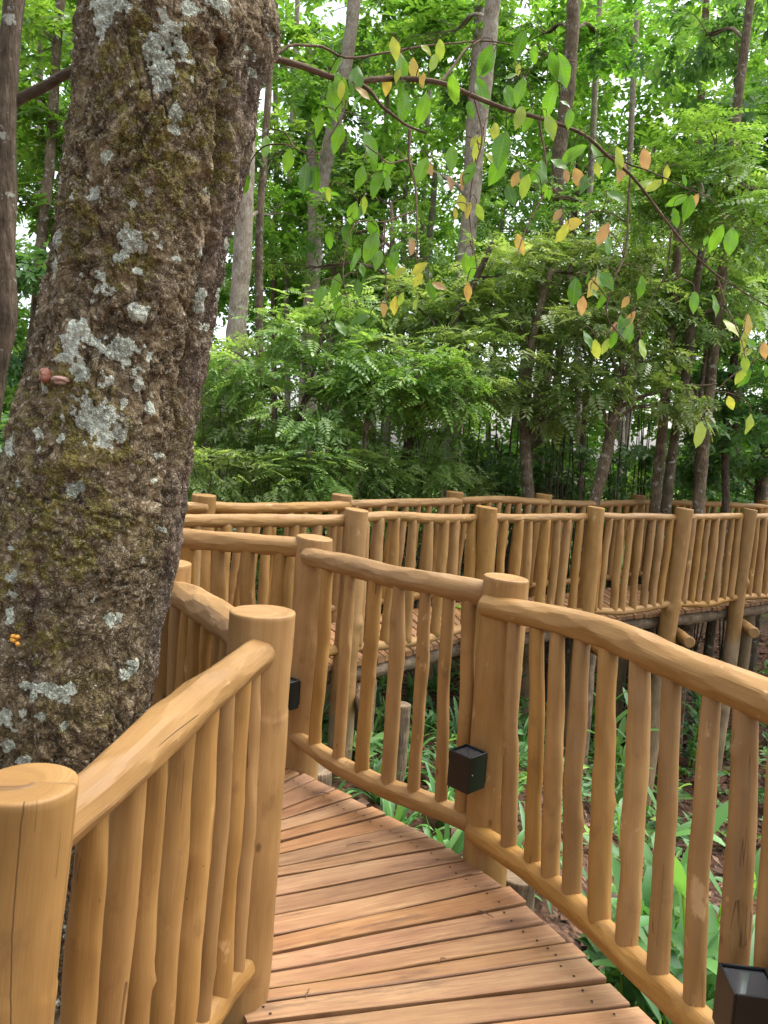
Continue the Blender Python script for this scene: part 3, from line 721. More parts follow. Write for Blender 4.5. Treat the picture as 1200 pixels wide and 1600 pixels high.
sp = fbm(Vb*24,4,71); sp2 = fbm(Vb*5,2,72)
lich2 = sstep(.62,.74,sp+.30*sp2+.16*np.exp(-((px-255)/60)**2-((py-520)/70)**2)+.10*np.exp(-((px-200)/90)**2-((py-1050)/90)**2))
lich = np.maximum(sstep(.30,.46,lich), lich2*.95)
moss = spots([(270,230,62),(245,285,50),(290,110,42),(130,655,62),(105,735,44),(60,790,44),(180,150,52),(330,130,36),(100,390,30),(75,470,26),(60,560,30),(45,640,26),(210,190,40),(150,690,46),(230,330,36),(230,60,30),(300,190,40),(110,860,40),(40,900,45),(150,800,45),(120,330,40),(330,250,40),(200,420,40),(90,600,40),(170,110,40),(80,1000,40)],80,.8)
moss = np.clip(sstep(.0,.7,moss)+.45*sstep(.1,.6,fbm(Vb*4.5,3,81)),0,1)*sstep(-.5,.25,fbm(Vb*45,3,82))
moss *= (1-lich)
stain = spots([(58,880,16),(55,930,18),(50,985,16),(48,1040,14)],85,.5)
Vd = Vb+Dn*(disp*(1-.35*lich)+.0022*lich*(1+.9*fbm(Vb*110,2,90))+.003*moss*fbm(Vb*120,2,91)+.002*moss)[:,None]
g = Geo()
i = np.arange(NR_-1)[:,None]*NS_; j = np.arange(NS_)[None,:]; jn = (j+1)%NS_
g.add(Vd, [np.stack([i+j,i+jn,i+NS_+jn,i+NS_+j],-1).reshape(-1,4)], np.stack([u,v],1))
def mat_bigbark():
    n = NT('scaly_lichened_bark'); o = n.ocoord()
    li, mo, rg, st, pid = n.attr('lichen'), n.attr('moss'), n.attr('ridge'), n.attr('stain'), n.attr('plate')
    a = n.noise(o,55,5,.65); b = n.noise(o,9,4,.6); c2 = n.noise(o,160,3,.6)
    # fine cracks between the flakes
    dv = n.n('ShaderNodeVectorMath', op='ADD'); n.l(o, dv.inputs[0]); ds = n.n('ShaderNodeVectorMath', op='SCALE'); n.l(n.noise(o,28,3,.6,0,True), ds.inputs[0]); ds.inputs[3].default_value = .045; n.l(ds.outputs[0], dv.inputs[1])
    q1 = n.ramp(n.voro(n.scale(dv.outputs[0],(1,1,.75)),58,'DISTANCE_TO_EDGE',0), [(0.,1.),(.11,0.)])
    q2 = n.ramp(n.voro(n.scale(dv.outputs[0],(1,1,.55)),120,'DISTANCE_TO_EDGE',0), [(0.,1.),(.14,0.)])
    qm = n.ramp(n.noise(o,17,3,.6), [(.40,.25),(.56,1.)])
    fine = n.math('MULTIPLY', n.math('MAXIMUM', q1, n.math('MULTIPLY',q2,.7)), qm)
    fcol = n.n('ShaderNodeSeparateColor'); n.l(n.voro(n.scale(dv.outputs[0],(1,1,.75)),58,'F1',1), fcol.inputs[0])
    pid = n.math('ADD', n.math('MULTIPLY',pid,.5), n.math('MULTIPLY',fcol.outputs[0],.5))
    f = n.math('ADD', n.math('MULTIPLY',a,.36), n.math('ADD', n.math('MULTIPLY',b,.26), n.math('MULTIPLY',pid,.46)))
    c = n.ramp(f, [(.26,(.050,.033,.015)),(.41,(.135,.094,.047)),(.55,(.215,.158,.085)),(.74,(.38,.31,.205))])
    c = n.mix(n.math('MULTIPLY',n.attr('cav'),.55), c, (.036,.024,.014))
    c = n.mix(n.math('MULTIPLY',fine,.58), c, (.030,.020,.012))
    c = n.mix(n.math('MULTIPLY',rg,.7), c, n.ramp(n.math('ADD',n.math('MULTIPLY',a,.6),n.math('MULTIPLY',b,.4)), [(.38,(.06,.042,.032)),(.55,(.19,.14,.11)),(.7,(.34,.28,.24))]))
    c = n.mix(n.math('MULTIPLY',st,.75), c, (.055,.022,.022))
    c = n.mix(n.math('MULTIPLY',mo,.72), c, n.ramp(c2, [(.35,(.085,.072,.012)),(.55,(.20,.168,.028)),(.7,(.34,.29,.065))]))
    fl = n.ramp(n.noise(o,85,4,.7), [(.592,0.),(.635,1.)])        # pale flakes of dry bark
    c = n.mix(n.math('MULTIPLY',fl,.7), c, (.48,.43,.35))
    lc = n.ramp(n.math('ADD',n.math('MULTIPLY',c2,.6),n.math('MULTIPLY',b,.4)), [(.36,(.28,.30,.22)),(.5,(.52,.56,.45)),(.66,(.68,.71,.60))])
    li = n.ramp(n.math('ADD', li, n.math('MULTIPLY', n.math('SUBTRACT', n.noise(o,170,3,.7), .5), 1.5)), [(.42,0.),(.58,1.)])
    c = n.mix(n.math('MULTIPLY',li,.92), c, lc)
    return n.done(n.bsdf(c, .88, n.bump(n.math('SUBTRACT',n.math('ADD',n.math('MULTIPLY',a,.8),n.math('ADD',n.math('MULTIPLY',c2,.7),n.math('MULTIPLY',fcol.outputs[1],.8))),n.math('MULTIPLY',fine,1.1)),.9,.008), .25))
me = g.mesh('trunk', mat_bigbark(), True, None, (cen[0][0],TY,0))
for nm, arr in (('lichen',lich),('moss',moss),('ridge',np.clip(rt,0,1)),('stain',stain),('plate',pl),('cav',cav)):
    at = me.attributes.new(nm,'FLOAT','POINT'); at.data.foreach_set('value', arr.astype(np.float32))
big = empty('tree', (cen[0][0],TY,0), 'huge leaning trunk with moss and grey-green lichen patches, behind the left railing', 'tree')
obj('trunk', me, big)

# ---- foreground bough with hanging leaves (grows from behind the knob)
def wp(lst, Y0, Y1):
    n = len(lst); return [aty(x,y,Y0+(Y1-Y0)*k/(n-1)) for k,(x,y) in enumerate(lst)]
BR = [wp([(400,84),(430,92),(470,103),(510,118),(545,127),(590,123),(640,122),(690,128),(740,148),(790,168),(840,182),(880,195),(920,215),(945,240),(985,275),(1020,320),(1050,360),(1085,400),(1120,430),(1160,455),(1215,487)],2.05,2.75)]
def nearest(P, lst):
    best = None
    for li_, L in enumerate(lst):
        d = np.linalg.norm(np.array(L)-P,axis=1); k = int(np.argmin(d))
        if best is None or d[k] < best[0]: best = (d[k], L[k])
    return best
def yof(x, y):
    # depth of the main bough at about that picture column
    return float(np.interp(x,[400,600,800,950,1200],[2.05,2.22,2.42,2.55,2.75]))
def sub(lst, dy=0.):
    return [aty(x,y,yof(x,y)+dy*k/max(1,len(lst)-1)) for k,(x,y) in enumerate(lst)]
BR += [sub([(556,126),(580,142),(600,165),(620,185),(640,200),(666,208)],-.05), sub([(640,202),(641,250),(646,282),(650,330),(652,378)],-.1),
       sub([(690,128),(715,92),(745,66),(764,44)],.1), sub([(430,88),(455,70),(480,71),(508,74),(528,86),(600,84),(690,72),(770,66),(900,97)],.1),
       sub([(842,184),(852,262),(845,312),(822,360),(806,402)],-.15), sub([(985,275),(980,330),(976,400),(960,440),(950,500),(975,530)],-.1),
       sub([(945,240),(1010,265),(1060,290),(1100,303)],-.1), sub([(1120,430),(1135,480),(1155,520),(1165,560)],-.1), sub([(1050,360),(1040,420),(1000,500),(985,520)],.05),
       sub([(740,148),(752,205),(740,270),(735,330),(745,420)],-.1), sub([(545,127),(535,180),(490,240),(445,225)],-.08), sub([(641,250),(600,250),(570,225)],-.08),
       sub([(650,330),(600,345),(560,345),(535,430),(545,480)],-.1), sub([(652,378),(655,420),(670,440)],-.05), sub([(600,345),(602,440),(605,475)],-.05)]
br_r = [.0098,.0065,.0045,.0045,.004,.004,.004,.0035,.003,.003,.003,.0028,.0028,.0025,.0025,.0025]
LV = []   # picture x, y, colour class, length
def lv(cls, ln, *pts):
    for p in pts: LV.append((p[0],p[1],cls,ln))
lv('g',56,(557,124),(498,194),(528,217),(415,229),(450,252),(477,278),(492,277),(385,288),(563,277),(588,285),(580,230),(603,263),(542,364),(583,358),(580,385),(662,170),(633,167),(628,113),(533,138),(522,160),(658,268))
lv('y',40,(550,333),(647,108),(623,92),(605,132),(620,386),(812,183),(820,291),(850,297),(731,327),(894,350),(812,381),(946,540),(958,531),(981,518),(1169,508),(616,478),(654,420),(927,447))
lv('l',42,(677,98),(688,78),(617,76),(746,230),(1006,287),(1041,272),(967,250),(931,546),(1004,546),(1144,510),(1165,570),(1156,588),(653,437))
lv('o',44,(568,145),(660,125),(688,283),(643,385),(825,188),(860,198),(806,280),(721,316),(750,332),(704,286),(912,287),(904,279),(964,307),(1021,290),(1008,250),(971,268),(871,336),(950,385),(942,366),(1081,319),(940,470),(983,500),(960,514),(1162,533),(1173,538),(1165,592),(731,456),(600,482),(674,454),(686,447))
lv('g',60,(758,96),(812,140),(796,150),(708,140),(754,146),(879,110),(865,102),(858,156),(733,272),(777,265),(840,267),(798,305),(706,248),(894,240))
lv('g',72,(783,232),(848,272))
lv('g',48,(762,104),(812,71),(890,185),(875,256),(950,256),(933,238),(1075,325),(1058,313),(1119,373),(1142,377),(898,456),(940,437),(948,437),(1002,450),(919,531),(971,507),(1085,471),(1119,477),(737,418),(525,447),(497,463),(528,480),(560,450),(532,510),(563,498),(591,405),(616,405),(556,405))
lv('l',50,(1092,679),(1171,662))
_j = []
for k in range(60):        # a few smaller leaves filling the sprays along the bough
    b = LV[rs.randint(len(LV))]; _j.append((b[0]+rs.uniform(-38,38), b[1]+rs.uniform(-34,34), b[2] if rs.rand() < .3 else ('g' if rs.rand() < .7 else 'l'), rs.uniform(24,42)))
LV += _j
nodes = [np.array(spline(b, 60)) for b in BR]
gb = Geo(); gtw = Geo()
for k, b in enumerate(BR):
    r = br_r[k]; tube(gb if k < 1 else gtw, b, [r,r*.72,r*.42,r*.22] if k == 0 else [r,r*.7,r*.45], 8, 70 if k == 0 else 40, 0, .004, .08, None, 'dome', .001, sd())
def leaf(g, base, d, up, L, W, tint, bend=.25, fold=.25, wav=.03):
    d = d/np.linalg.norm(d); s = np.cross(d, up); s /= np.linalg.norm(s)+1e-9; n = np.cross(s, d)
    m = 13; t = np.linspace(0,1,m)
    w = W*np.sin(PI*t**.92)**.95*(1+.035*np.sin(t*26)); w[0] = W*.03; w[-1] = .0
    c = base+d*(t*L)[:,None]+n*(-bend*L*t**2)[:,None]
    ph = rs.uniform(0,6)
    rows = []
    for q in (-1,-.5,0,.5,1):
        z = abs(q)*fold*w+wav*L*np.sin(t*11+ph+q*2)*abs(q)
        rows.append(c+s*(q*w)[:,None]+n*z[:,None])
    V = np.stack(rows,1).reshape(-1,3); i = np.arange(m-1)[:,None]*5; j = np.arange(4)[None,:]
    g.add(V, [np.stack([i+j,i+j+1,i+6+j,i+5+j],-1).reshape(-1,4)], np.stack([np.tile(np.array([-1,-.5,0,.5,1]),m), np.repeat(t,5)],1), tint)
gl = {'g':Geo(),'y':Geo()}
for (x,y,c,ln) in LV:
    if c in 'oy' and rs.rand() < .34: c = 'g' if rs.rand() < .6 else 'l'
    Y = yof(x,y)+rs.uniform(-.10,.06)
    ctr = aty(x,y,Y); L = ln*Y/F*rs.uniform(.68,1.02)*(.82 if c == 'o' else .92)
    d = np.array([rs.uniform(-.55,.55),rs.uniform(-.35,.35),-1.0]); d /= np.linalg.norm(d)
    if rs.rand() < .18: d = np.array([rs.uniform(-1,1),rs.uniform(-.4,.4),-.35]); d /= np.linalg.norm(d)
    base = ctr-d*L*.5
    dist, pt = nearest(base, nodes)
    up = np.array([rs.uniform(-.8,.8),-1,rs.uniform(-.2,.9)])
    leaf(gl['g' if c in 'g' else 'y'], base, d, up, L, L*rs.uniform(.20,.26), {'g':rs.uniform(.1,.75),'y':rs.uniform(.5,.72),'o':rs.uniform(0,.38),'l':rs.uniform(.78,1.0)}[c], rs.uniform(0,.3), rs.uniform(.05,.3))
    mid = (pt+base)/2+[rs.uniform(-.01,.01),rs.uniform(-.01,.01),.012+.12*dist]
    P = [pt,mid,base+np.array([0,0,.008]),base] if dist > .02 else [pt,base]
    P = [np.asarray(q)+1e-4*k for k,q in enumerate(P)]
    tube(gtw, P, [.0022 if dist > .1 else .0014,.0012], 5, 12, 0, 0, 0, None, None, .001, sd())
    if dist > .03: nodes.append(spline(P, 12))
bough = obj('branch', gb.mesh('branch', M['twig'], True, None, big.location), big)
tw = obj('twigs', gtw.mesh('twigs', M['twig'], True, None, big.location), bough)
obj('green_leaves', gl['g'].mesh('green_leaves', M['near'], True, None, big.location), bough)
o = obj('yellowing_leaves', gl['y'].mesh('yellowing_leaves', M['yell'], True, None, big.location), bough); o['label'] = 'yellow and orange hanging leaves'

# ---- fungi on the big trunk
def blob(g, c, ax, ay, az, seed, amp=.18, n=22, tint=0.):
    a = np.linspace(0,PI,n); b = np.linspace(0,2*PI,n*2,endpoint=False)
    D = np.stack([np.outer(np.sin(a),np.cos(b)),np.outer(np.sin(a),np.sin(b)),np.outer(np.cos(a),np.ones(n*2))],-1).reshape(-1,3)
    R = 1+amp*fbm(D*1.7+seed,3,seed)
    V = np.asarray(c)+(D[:,:1]*ax+D[:,1:2]*ay+D[:,2:]*az)*R[:,None]
    i = np.arange(n-1)[:,None]*2*n; j = np.arange(2*n)[None,:]; jn = (j+1)%(2*n)
    g.add(V, [np.stack([i+j,i+2*n+j,i+2*n+jn,i+jn],-1).reshape(-1,4)], None, tint)
def surf(x, y):
    d = np.where(Dn[:,1] < .25, (px-x)**2+(py-y)**2, 1e9); k = np.argmin(d); return Vd[k], Dn[k]
mat_fp = mat_flat('pink_fungus',(.42,.26,.22),.6,.4,0,.3); mat_fr = mat_flat('red_fungus',(.26,.10,.06),.5,.4,0,.3); mat_fo = mat_flat('orange_fungus',(.75,.36,.05),.6,.4,0,.5)
p, d = surf(96,594); f = empty('bracket_fungus', p, 'pale pink shelf fungus on the big trunk, above the round white lichen patch', 'fungus')
g = Geo(); s = np.cross(d,[0,0,1]); blob(g, p+d*.012, s*.019, d*.021, np.array([0,0,.008]), 3, .15); obj('cap', g.mesh('cap', mat_fp, True, None, p), f)
g = Geo(); blob(g, p+d*.010+np.array([0,0,-.006]), s*.013, d*.015, np.array([0,0,.006]), 5, .1); obj('underside', g.mesh('underside', mat_flat('pale_fungus',(.55,.42,.36),.6,.3), True, None, p), f)
p, d = surf(78,588); g = Geo(); s = np.cross(d,[0,0,1]); blob(g, p+d*.008, s*.011, d*.014, np.array([0,0,.016]), 7, .2); f = obj('bracket_fungus', g.mesh('bracket_fungus', mat_fr, True, None, p), None, p)
tag(f, 'small red fungus just left of the pale pink shelf fungus on the trunk', 'fungus')
p, d = surf(28,998); g = Geo(); s = np.cross(d,[0,0,1])
for k in range(5): blob(g, p+d*.004+s*rs.uniform(-.008,.008)+np.array([0,0,rs.uniform(-.012,.012)]), s*.0052, d*.005, np.array([0,0,.005]), 20+k, .35, 14)
f = obj('jelly_fungus', g.mesh('jelly_fungus', mat_fo, True, None, p), None, p); tag(f, 'bright orange fungus clump on the lower left of the big trunk', 'fungus')

# ---------------------------------------------------------------- foliage templates
def kite(base, tip, w, n, fold=.0):
    """leaf as two quads along its midrib"""
    base, tip = np.asarray(base,float), np.asarray(tip,float); d = tip-base; s = np.cross(d, n); s = s/np.linalg.norm(s)*w/2
    m = base+d*.45
    up = np.asarray(n,float)*fold*w
    return [base, m+s+up, tip, m-s+up, m]
def pinnate(pairs_=7, l=.32, w=.135, droop=.26):
    V, Fq = [], []
    for k in range(pairs_):
        x = .14+.82*k/(pairs_-1); z = -droop*x*x; sh = math.sin(PI*min(1,.35+.62*k/(pairs_-1)))
        for s in (-1,1):
            b = (x,0,z); t = (x+.11,s*l*sh,z-.05*sh-.02); q = kite(b,t,w,(0,0,1)); o = len(V); V += q[:4]; Fq.append([o,o+1,o+2,o+3])
    q = kite((.98,0,-droop*.96),(1.22,0,-droop*1.3),w*1.1,(0,0,1)); o = len(V); V += q[:4]; Fq.append([o,o+1,o+2,o+3])
    return np.array(V), np.array(Fq)
def cluster(k=7, l=.5, w=.24, seed=0):
    r = np.random.RandomState(seed); V, Fq = [], []
    for q in range(k):
        x = .15+.85*q/(k-1); a = (q%2*2-1)*r.uniform(.5,1.2); el = r.uniform(-.7,.15)
        d = np.array([math.cos(a)*math.cos(el),math.sin(a)*math.cos(el),math.sin(el)])*l*r.uniform(.75,1.15)
        b = np.array([x*.8,0,-.12*x*x]); n = np.array([r.uniform(-.4,.4),r.uniform(-.4,.4),1.])
        kt = kite(b,b+d,w*r.uniform(.8,1.2),n,.18); o = len(V); V += kt; Fq += [[o,o+1,o+2,o+4],[o,o+4,o+2,o+3]]
    return np.array(V), np.array(Fq)
TP = pinnate(); TP2 = pinnate(7,.26,.12,.15); TC = cluster(); TC2 = cluster(5,.6,.30,3); TC3 = cluster(11,.34,.14,9)
def scatter(g, tmpl, pos, fwd, size, tint, jitup=.45):
    V, Fq = tmpl; N = len(pos)
    f = fwd/np.linalg.norm(fwd,axis=1)[:,None]
    up = np.array([0,0,1.])+rs.uniform(-jitup,jitup,(N,3)); s = np.cross(up,f); s /= np.linalg.norm(s,axis=1)[:,None]+1e-9; u_ = np.cross(f,s)
    W = pos[:,None,:]+size[:,None,None]*(V[None,:,0:1]*f[:,None,:]+V[None,:,1:2]*s[:,None,:]+V[None,:,2:3]*u_[:,None,:])
    FF = (Fq[None]+(np.arange(N)*len(V))[:,None,None]).reshape(-1,4)
    g.add(W.reshape(-1,3), [FF], None, np.repeat(tint,len(V)))
def blob_pts(c, r, n, flat=.55, shell=.35):
    d = rs.normal(size=(n,3)); d /= np.linalg.norm(d,axis=1)[:,None]
    q = (rs.rand(n)**(1/3.)*(1-shell)+shell*rs.rand(n))
    p = d*q[:,None]*np.asarray(r)
    p[:,2] *= flat
    return np.asarray(c)+p, d
def crown(g, blobs, tmpl, size, hang=.25, clump=9, clr=.30):
    """blobs: (centre, radius, number of sprays). Sprays are gathered on short twigs so that clumps and gaps read"""
    for c, r, n in blobs:
        n = int(n*(1.75 if tmpl is TP else 1.25)); k = max(2,int(n/clump)); cc, dd = blob_pts(c, r, k)
        base = rs.uniform(.15,.85,k)
        idx = rs.randint(0,k,n)
        pos = cc[idx]+rs.normal(size=(n,3))*[clr*.5,clr*.5,clr*.22]*np.mean(r)**.5
        fwd = dd[idx]*.5+rs.normal(size=(n,3))*[.75,.75,.12]-np.array([0,0,hang])
        t = np.clip(base[idx]+rs.uniform(-.28,.28,n),0,1)
        if tmpl is TP:      # older sprays have lost leaflets: mix in looser ones
            m_ = rs.rand(n) < .55
            scatter(g, TP, pos[m_], fwd[m_], (size*rs.uniform(.6,1.2,n))[m_], t[m_]); m_ = ~m_
            scatter(g, TC3, pos[m_], fwd[m_], (size*.8*rs.uniform(.65,1.25,n))[m_], t[m_], .6)
        else: scatter(g, tmpl, pos, fwd, size*rs.uniform(.65,1.25,n), t)

def tree(name, label, tpts, rads, barkm, blobs=None, leafm=None, tmpl=None, size=.35, limbs=(), group=None, Y=None, clump=9, hang=.25, ext=True, segs=12, cat='tree'):
    """tpts: trunk points low to high; limbs: (points, radius)"""
    P = [np.asarray(p,float) for p in tpts]
    if ext:
        z = gz(P[0]); d = P[0]-P[1]; base = P[0]+d*((P[0][2]-z)/max(.3,-d[2]))*.4; base[2] = z-.1
        P = [base]+P; rads = [rads[0]*1.15]+list(rads)
    root = empty(name, (P[0][0],P[0][1],P[0][2]+.1), label, cat, group)
    loc = np.array(root.location)
    g = Geo(); tube(g, P, rads, segs, max(20,len(P)*9), 0, .03, .10, None, 'flat', .004, sd())
    tr = obj('trunk', g.mesh('trunk', barkm, True, None, loc), root)
    for lp, lr in limbs:
        g = Geo(); tube(g, lp, [lr,lr*.75,lr*.4], 8, 26, 0, .008, .1, None, 'flat', .003, sd()); obj('limb', g.mesh('limb', barkm, True, None, loc), root)
    if blobs:
        g = Geo(); crown(g, blobs, tmpl, size, hang, clump)
        # each clump hangs on a forked branch of its own
        Pn = np.array(spline(P, 60))
        for c, r, n in blobs:
            q = Pn[np.argmin(np.linalg.norm(Pn-np.asarray(c)+[0,0,.5],axis=1))]; gt = Geo(); m_ = q*.35+np.asarray(c)*.65+[0,0,.05]
            for k in range(5):
                e, _ = blob_pts(c, np.asarray(r)*.9, 1)
                tube(gt, [q, (q+m_)/2+[0,0,.12], m_, (m_+e[0])/2+rs.uniform(-.08,.08,3), e[0]], [.018,.014,.010,.006,.003], 5, 22, 0, .012, 0, None, None, .001, sd())
            obj('branch', gt.mesh('branch', barkm, True, None, loc), root)
        obj('crown', g.mesh('crown', leafm, False, None, loc), root)
    return root
def pb(Y, *lst):
    lst = [b for b in lst if b[1] > -70]
    """blobs given as picture x, y, radius in metres, sprays"""
    return [(aty(x,y,Y+dy), (r,r*.8,r), n) for (x,y,dy,r,n) in lst]
def tp(Y, *lst): return [aty(x,y,Y) for x,y in lst]

# --- the brown tree at the left edge of the picture
Y = 3.1
tree('tree', 'smooth brown tree at the left edge with a side branch rising behind the big trunk', tp(Y,(-14,700),(-8,600),(2,490),(-6,400),(-3,300),(3,190),(9,130),(20,40),(34,-60),(52,-250),(80,-500)), [.046,.042,.052,.040,.040,.044,.048,.040,.038,.035,.03], M['bark_smooth'], limbs=[(tp(Y,(8,172),(34,153),(60,138),(95,118),(131,100),(200,80),(290,70)),.023)], segs=18)

# --- named trees beyond the far railing (trunks traced from the picture at their own distance)
T = tree
T('tree','lichen-spotted straight trunk rising just right of the big mossy trunk', tp(9.2,(352,800),(357,700),(364,560),(373,420),(381,280),(392,80),(402,-120),(410,-350)),[.125,.12,.115,.11,.10,.095,.09,.08],M['bark_pale'],
  pb(9.6,(330,260,1,.9,70),(420,120,1,1.0,90),(300,-60,1,1.2,120),(440,330,.5,.6,45)),M['broad'],TC,.26)
T('tree','thin dark pole-like tree next to the lichen-spotted trunk', tp(9.6,(392,790),(396,700),(403,560),(408,420),(414,280),(420,120),(428,-60)),[.055,.055,.05,.05,.045,.04,.035],M['bark_brown'],
  pb(9.8,(430,230,0,.7,60),(400,60,.6,.8,70)),M['broad'],TC,.24)
T('tree','pale slim tree with a straight ashen stem left of the gap in the forest', tp(11.5,(470,760),(478,600),(492,420),(508,280),(530,170),(548,60),(560,-80),(570,-300)),[.125,.12,.11,.105,.10,.095,.085,.08],M['bark_pale'],
  pb(12,(470,150,.5,1.1,120),(560,20,1,1.2,130),(520,-150,1,1.4,150)),M['broad'],TC,.28)
T('tree','narrow grey stem of a young tree beside the ashen one', tp(12.5,(488,740),(490,560),(488,430),(486,300),(484,190),(482,60)),[.085,.08,.075,.07,.065,.05],M['bark_pale'],
  pb(12.8,(500,250,0,.8,80),(470,90,0,.9,90)),M['broad_c'],TC,.26)
T('tree','tall pale grey trunk standing tallest behind the middle of the far railing', tp(10.2,(704,800),(706,720),(712,600),(722,450),(733,330),(744,200),(757,100),(768,0),(778,-150),(790,-400)),[.125,.12,.115,.11,.105,.10,.095,.09,.085,.08],M['bark_pale'],
  pb(10.8,(690,60,.8,1.0,110),(800,-40,1,1.2,140),(740,-220,1,1.5,160),(640,-20,1.2,.8,80)),M['broad'],TC,.27, limbs=[(tp(10.2,(735,310),(700,280),(640,255)),.03)])
T('tree','second slim stem close behind the tall pale grey trunk', tp(11.2,(728,420),(735,300),(742,150),(748,20),(752,-120)),[.09,.085,.08,.075,.07],M['bark_pale'],
  pb(11.6,(760,120,.5,.8,80)),M['broad_c'],TC,.26)
T('tree','brown trunk wrapped in dark creeper at the upper centre right', tp(10.8,(838,780),(845,640),(856,480),(866,340),(874,240),(887,150),(894,70),(897,0),(900,-120)),[.11,.11,.11,.115,.12,.10,.095,.09,.085],M['bark_brown'],
  pb(11.3,(830,60,.6,1.0,110),(950,60,.6,1.1,120),(890,-120,1,1.4,150)),M['broad'],TC,.27)
T('tree','slender brown tree in the upper right corner of the forest', tp(9.4,(1105,640),(1118,480),(1132,330),(1148,200),(1160,110),(1172,20),(1182,-100)),[.07,.07,.065,.06,.055,.05,.045],M['bark_brown'],
  pb(9.8,(1080,60,.5,.9,110),(1160,180,.3,.8,90),(1200,-30,.5,1.0,110)),M['broad_c'],TC2,.24)
T('tree','dark crooked tree leaning to the right behind the far railing', tp(9.0,(618,780),(640,690),(664,610),(690,550),(716,490),(740,440),(770,380)),[.07,.065,.06,.055,.05,.042,.03],M['bark_dark'],
  pb(9.0,(700,500,.4,.55,90),(770,430,.3,.6,100),(640,560,-.2,.6,110),(760,540,-.3,.5,90),(650,470,.4,.5,90),(720,600,-.4,.45,80),(590,500,.3,.5,80)),M['pin'],TP,.25)
T('tree','grey forked tree at centre right with a dark limb reaching right', tp(9.3,(826,800),(822,700),(826,610),(832,540),(846,470),(862,420)),[.085,.08,.075,.06,.05,.04],M['bark_brown'],
  pb(9.2,(830,480,.3,.6,110),(900,420,.5,.7,130),(790,600,-.2,.5,90),(880,560,-.1,.5,90),(820,400,.4,.6,100),(760,480,.1,.5,90),(860,640,-.1,.4,60)),M['pin'],TP,.25)
T('tree','leaning brown tree whose limb arches low to the right above the railing', tp(9.0,(928,800),(944,720),(958,650),(972,605)),[.085,.08,.07,.06],M['bark_brown'],
  pb(9.0,(960,480,.3,.65,130),(1000,560,.1,.5,90),(920,610,-.2,.45,80),(950,400,.4,.6,110),(1060,620,-.2,.4,70),(900,500,0,.5,90)),M['pin'],TP,.25, limbs=[(tp(9.0,(962,640),(995,622),(1050,608),(1120,600)),.026),(tp(9.0,(972,605),(985,560),(1003,520)),.03)])
T('tree','straighter stem of the twin dark trees on the right', tp(9.4,(1026,800),(1030,720),(1037,610),(1046,520),(1054,440),(1060,330)),[.075,.07,.065,.06,.055,.045],M['bark_brown'],
  pb(9.5,(1050,420,.4,.7,130),(1010,330,.6,.7,120)),M['pin'],TP,.25)
T('tree','slanting stem of the twin dark trees on the right', tp(9.2,(1038,800),(1048,720),(1060,640),(1072,570),(1085,470),(1098,380)),[.075,.07,.065,.055,.05,.04],M['bark_dark'],
  pb(9.4,(1120,400,.4,.7,130),(1080,500,.1,.5,100),(1150,470,.1,.5,90),(1040,470,-.1,.45,80)),M['pin'],TP,.25)
T('tree','rightmost thin dark tree, standing in deep shade', tp(10.,(1128,790),(1134,700),(1142,620),(1148,560),(1156,460)),[.06,.055,.05,.05,.04],M['bark_dark'],
  pb(9.8,(1150,560,.3,.6,110),(1190,640,.1,.5,90),(1120,660,0,.45,80)),M['broad_c'],TC2,.22)
T('tree','bushy tree with fresh yellow-green leaves at the right edge', tp(8.4,(1300,700),(1270,520),(1220,400),(1150,320)),[.08,.07,.055,.03],M['bark_brown'],
  pb(8.2,(1150,270,0,.65,120),(1060,300,.2,.55,100),(1190,340,-.2,.6,110),(990,330,.4,.5,80),(1100,220,.2,.5,80)),M['pin_b'],TP2,.30, limbs=[(tp(8.2,(1260,306),(1200,297),(1150,290),(1085,287)),.035)])
T('tree','slim grey-brown sapling in the cool green thicket right of the big trunk', tp(8.4,(432,800),(440,740),(452,690),(468,640),(486,590),(505,520)),[.03,.028,.025,.02,.018,.012],M['bark_dark'],
  pb(8.4,(450,520,.2,.55,110),(520,490,.4,.55,100),(400,590,0,.45,80),(560,600,-.1,.5,90),(480,640,-.3,.5,90),(360,560,0,.4,60)),M['pin'],TP,.26, limbs=[(tp(8.4,(437,770),(415,740),(385,715),(350,700)),.012)])
T('tree','young tree with pale drooping leaf sprays over the far railing', tp(8.2,(560,800),(566,700),(578,620),(600,560)),[.03,.025,.02,.012],M['bark_brown'],
  pb(8.1,(600,600,0,.5,110),(660,580,-.1,.5,110),(700,620,.1,.45,90),(560,560,.2,.45,80)),M['pin_b'],TP,.24)
T('tree','deep green broad-leaved tree in shade behind the right end of the railing', tp(11,(1190,800),(1196,700),(1204,560),(1212,420)),[.09,.085,.075,.06],M['bark_dark'],
  pb(10.6,(1180,700,0,.7,130),(1230,560,0,.8,130),(1090,720,.2,.5,90),(1160,440,.6,.8,130)),M['broad_c'],TC2,.24)
T('tree','leafy tree glimpsed between the left edge tree and the big trunk, upper one', tp(10,(64,700),(52,560),(60,400),(78,250),(88,100),(98,-40)),[.08,.075,.07,.065,.06,.05],M['bark_brown'],
  pb(10,(90,60,0,.8,110),(60,210,.3,.7,90),(110,330,.2,.6,90),(30,-40,.4,.9,110),(30,300,.3,.6,80),(100,180,.2,.5,60),(25,140,.4,.5,60)),M['broad'],TC,.25)
T('tree','low leafy tree glimpsed beneath it, left of the big trunk', tp(9,(20,820),(30,700),(48,560),(60,430)),[.05,.045,.04,.03],M['bark_dark'],
  pb(9,(60,430,0,.5,90),(30,540,.2,.5,80),(25,400,.4,.5,70),(70,640,0,.5,90),(10,720,.2,.6,110)),M['broad_c'],TC2,.22)
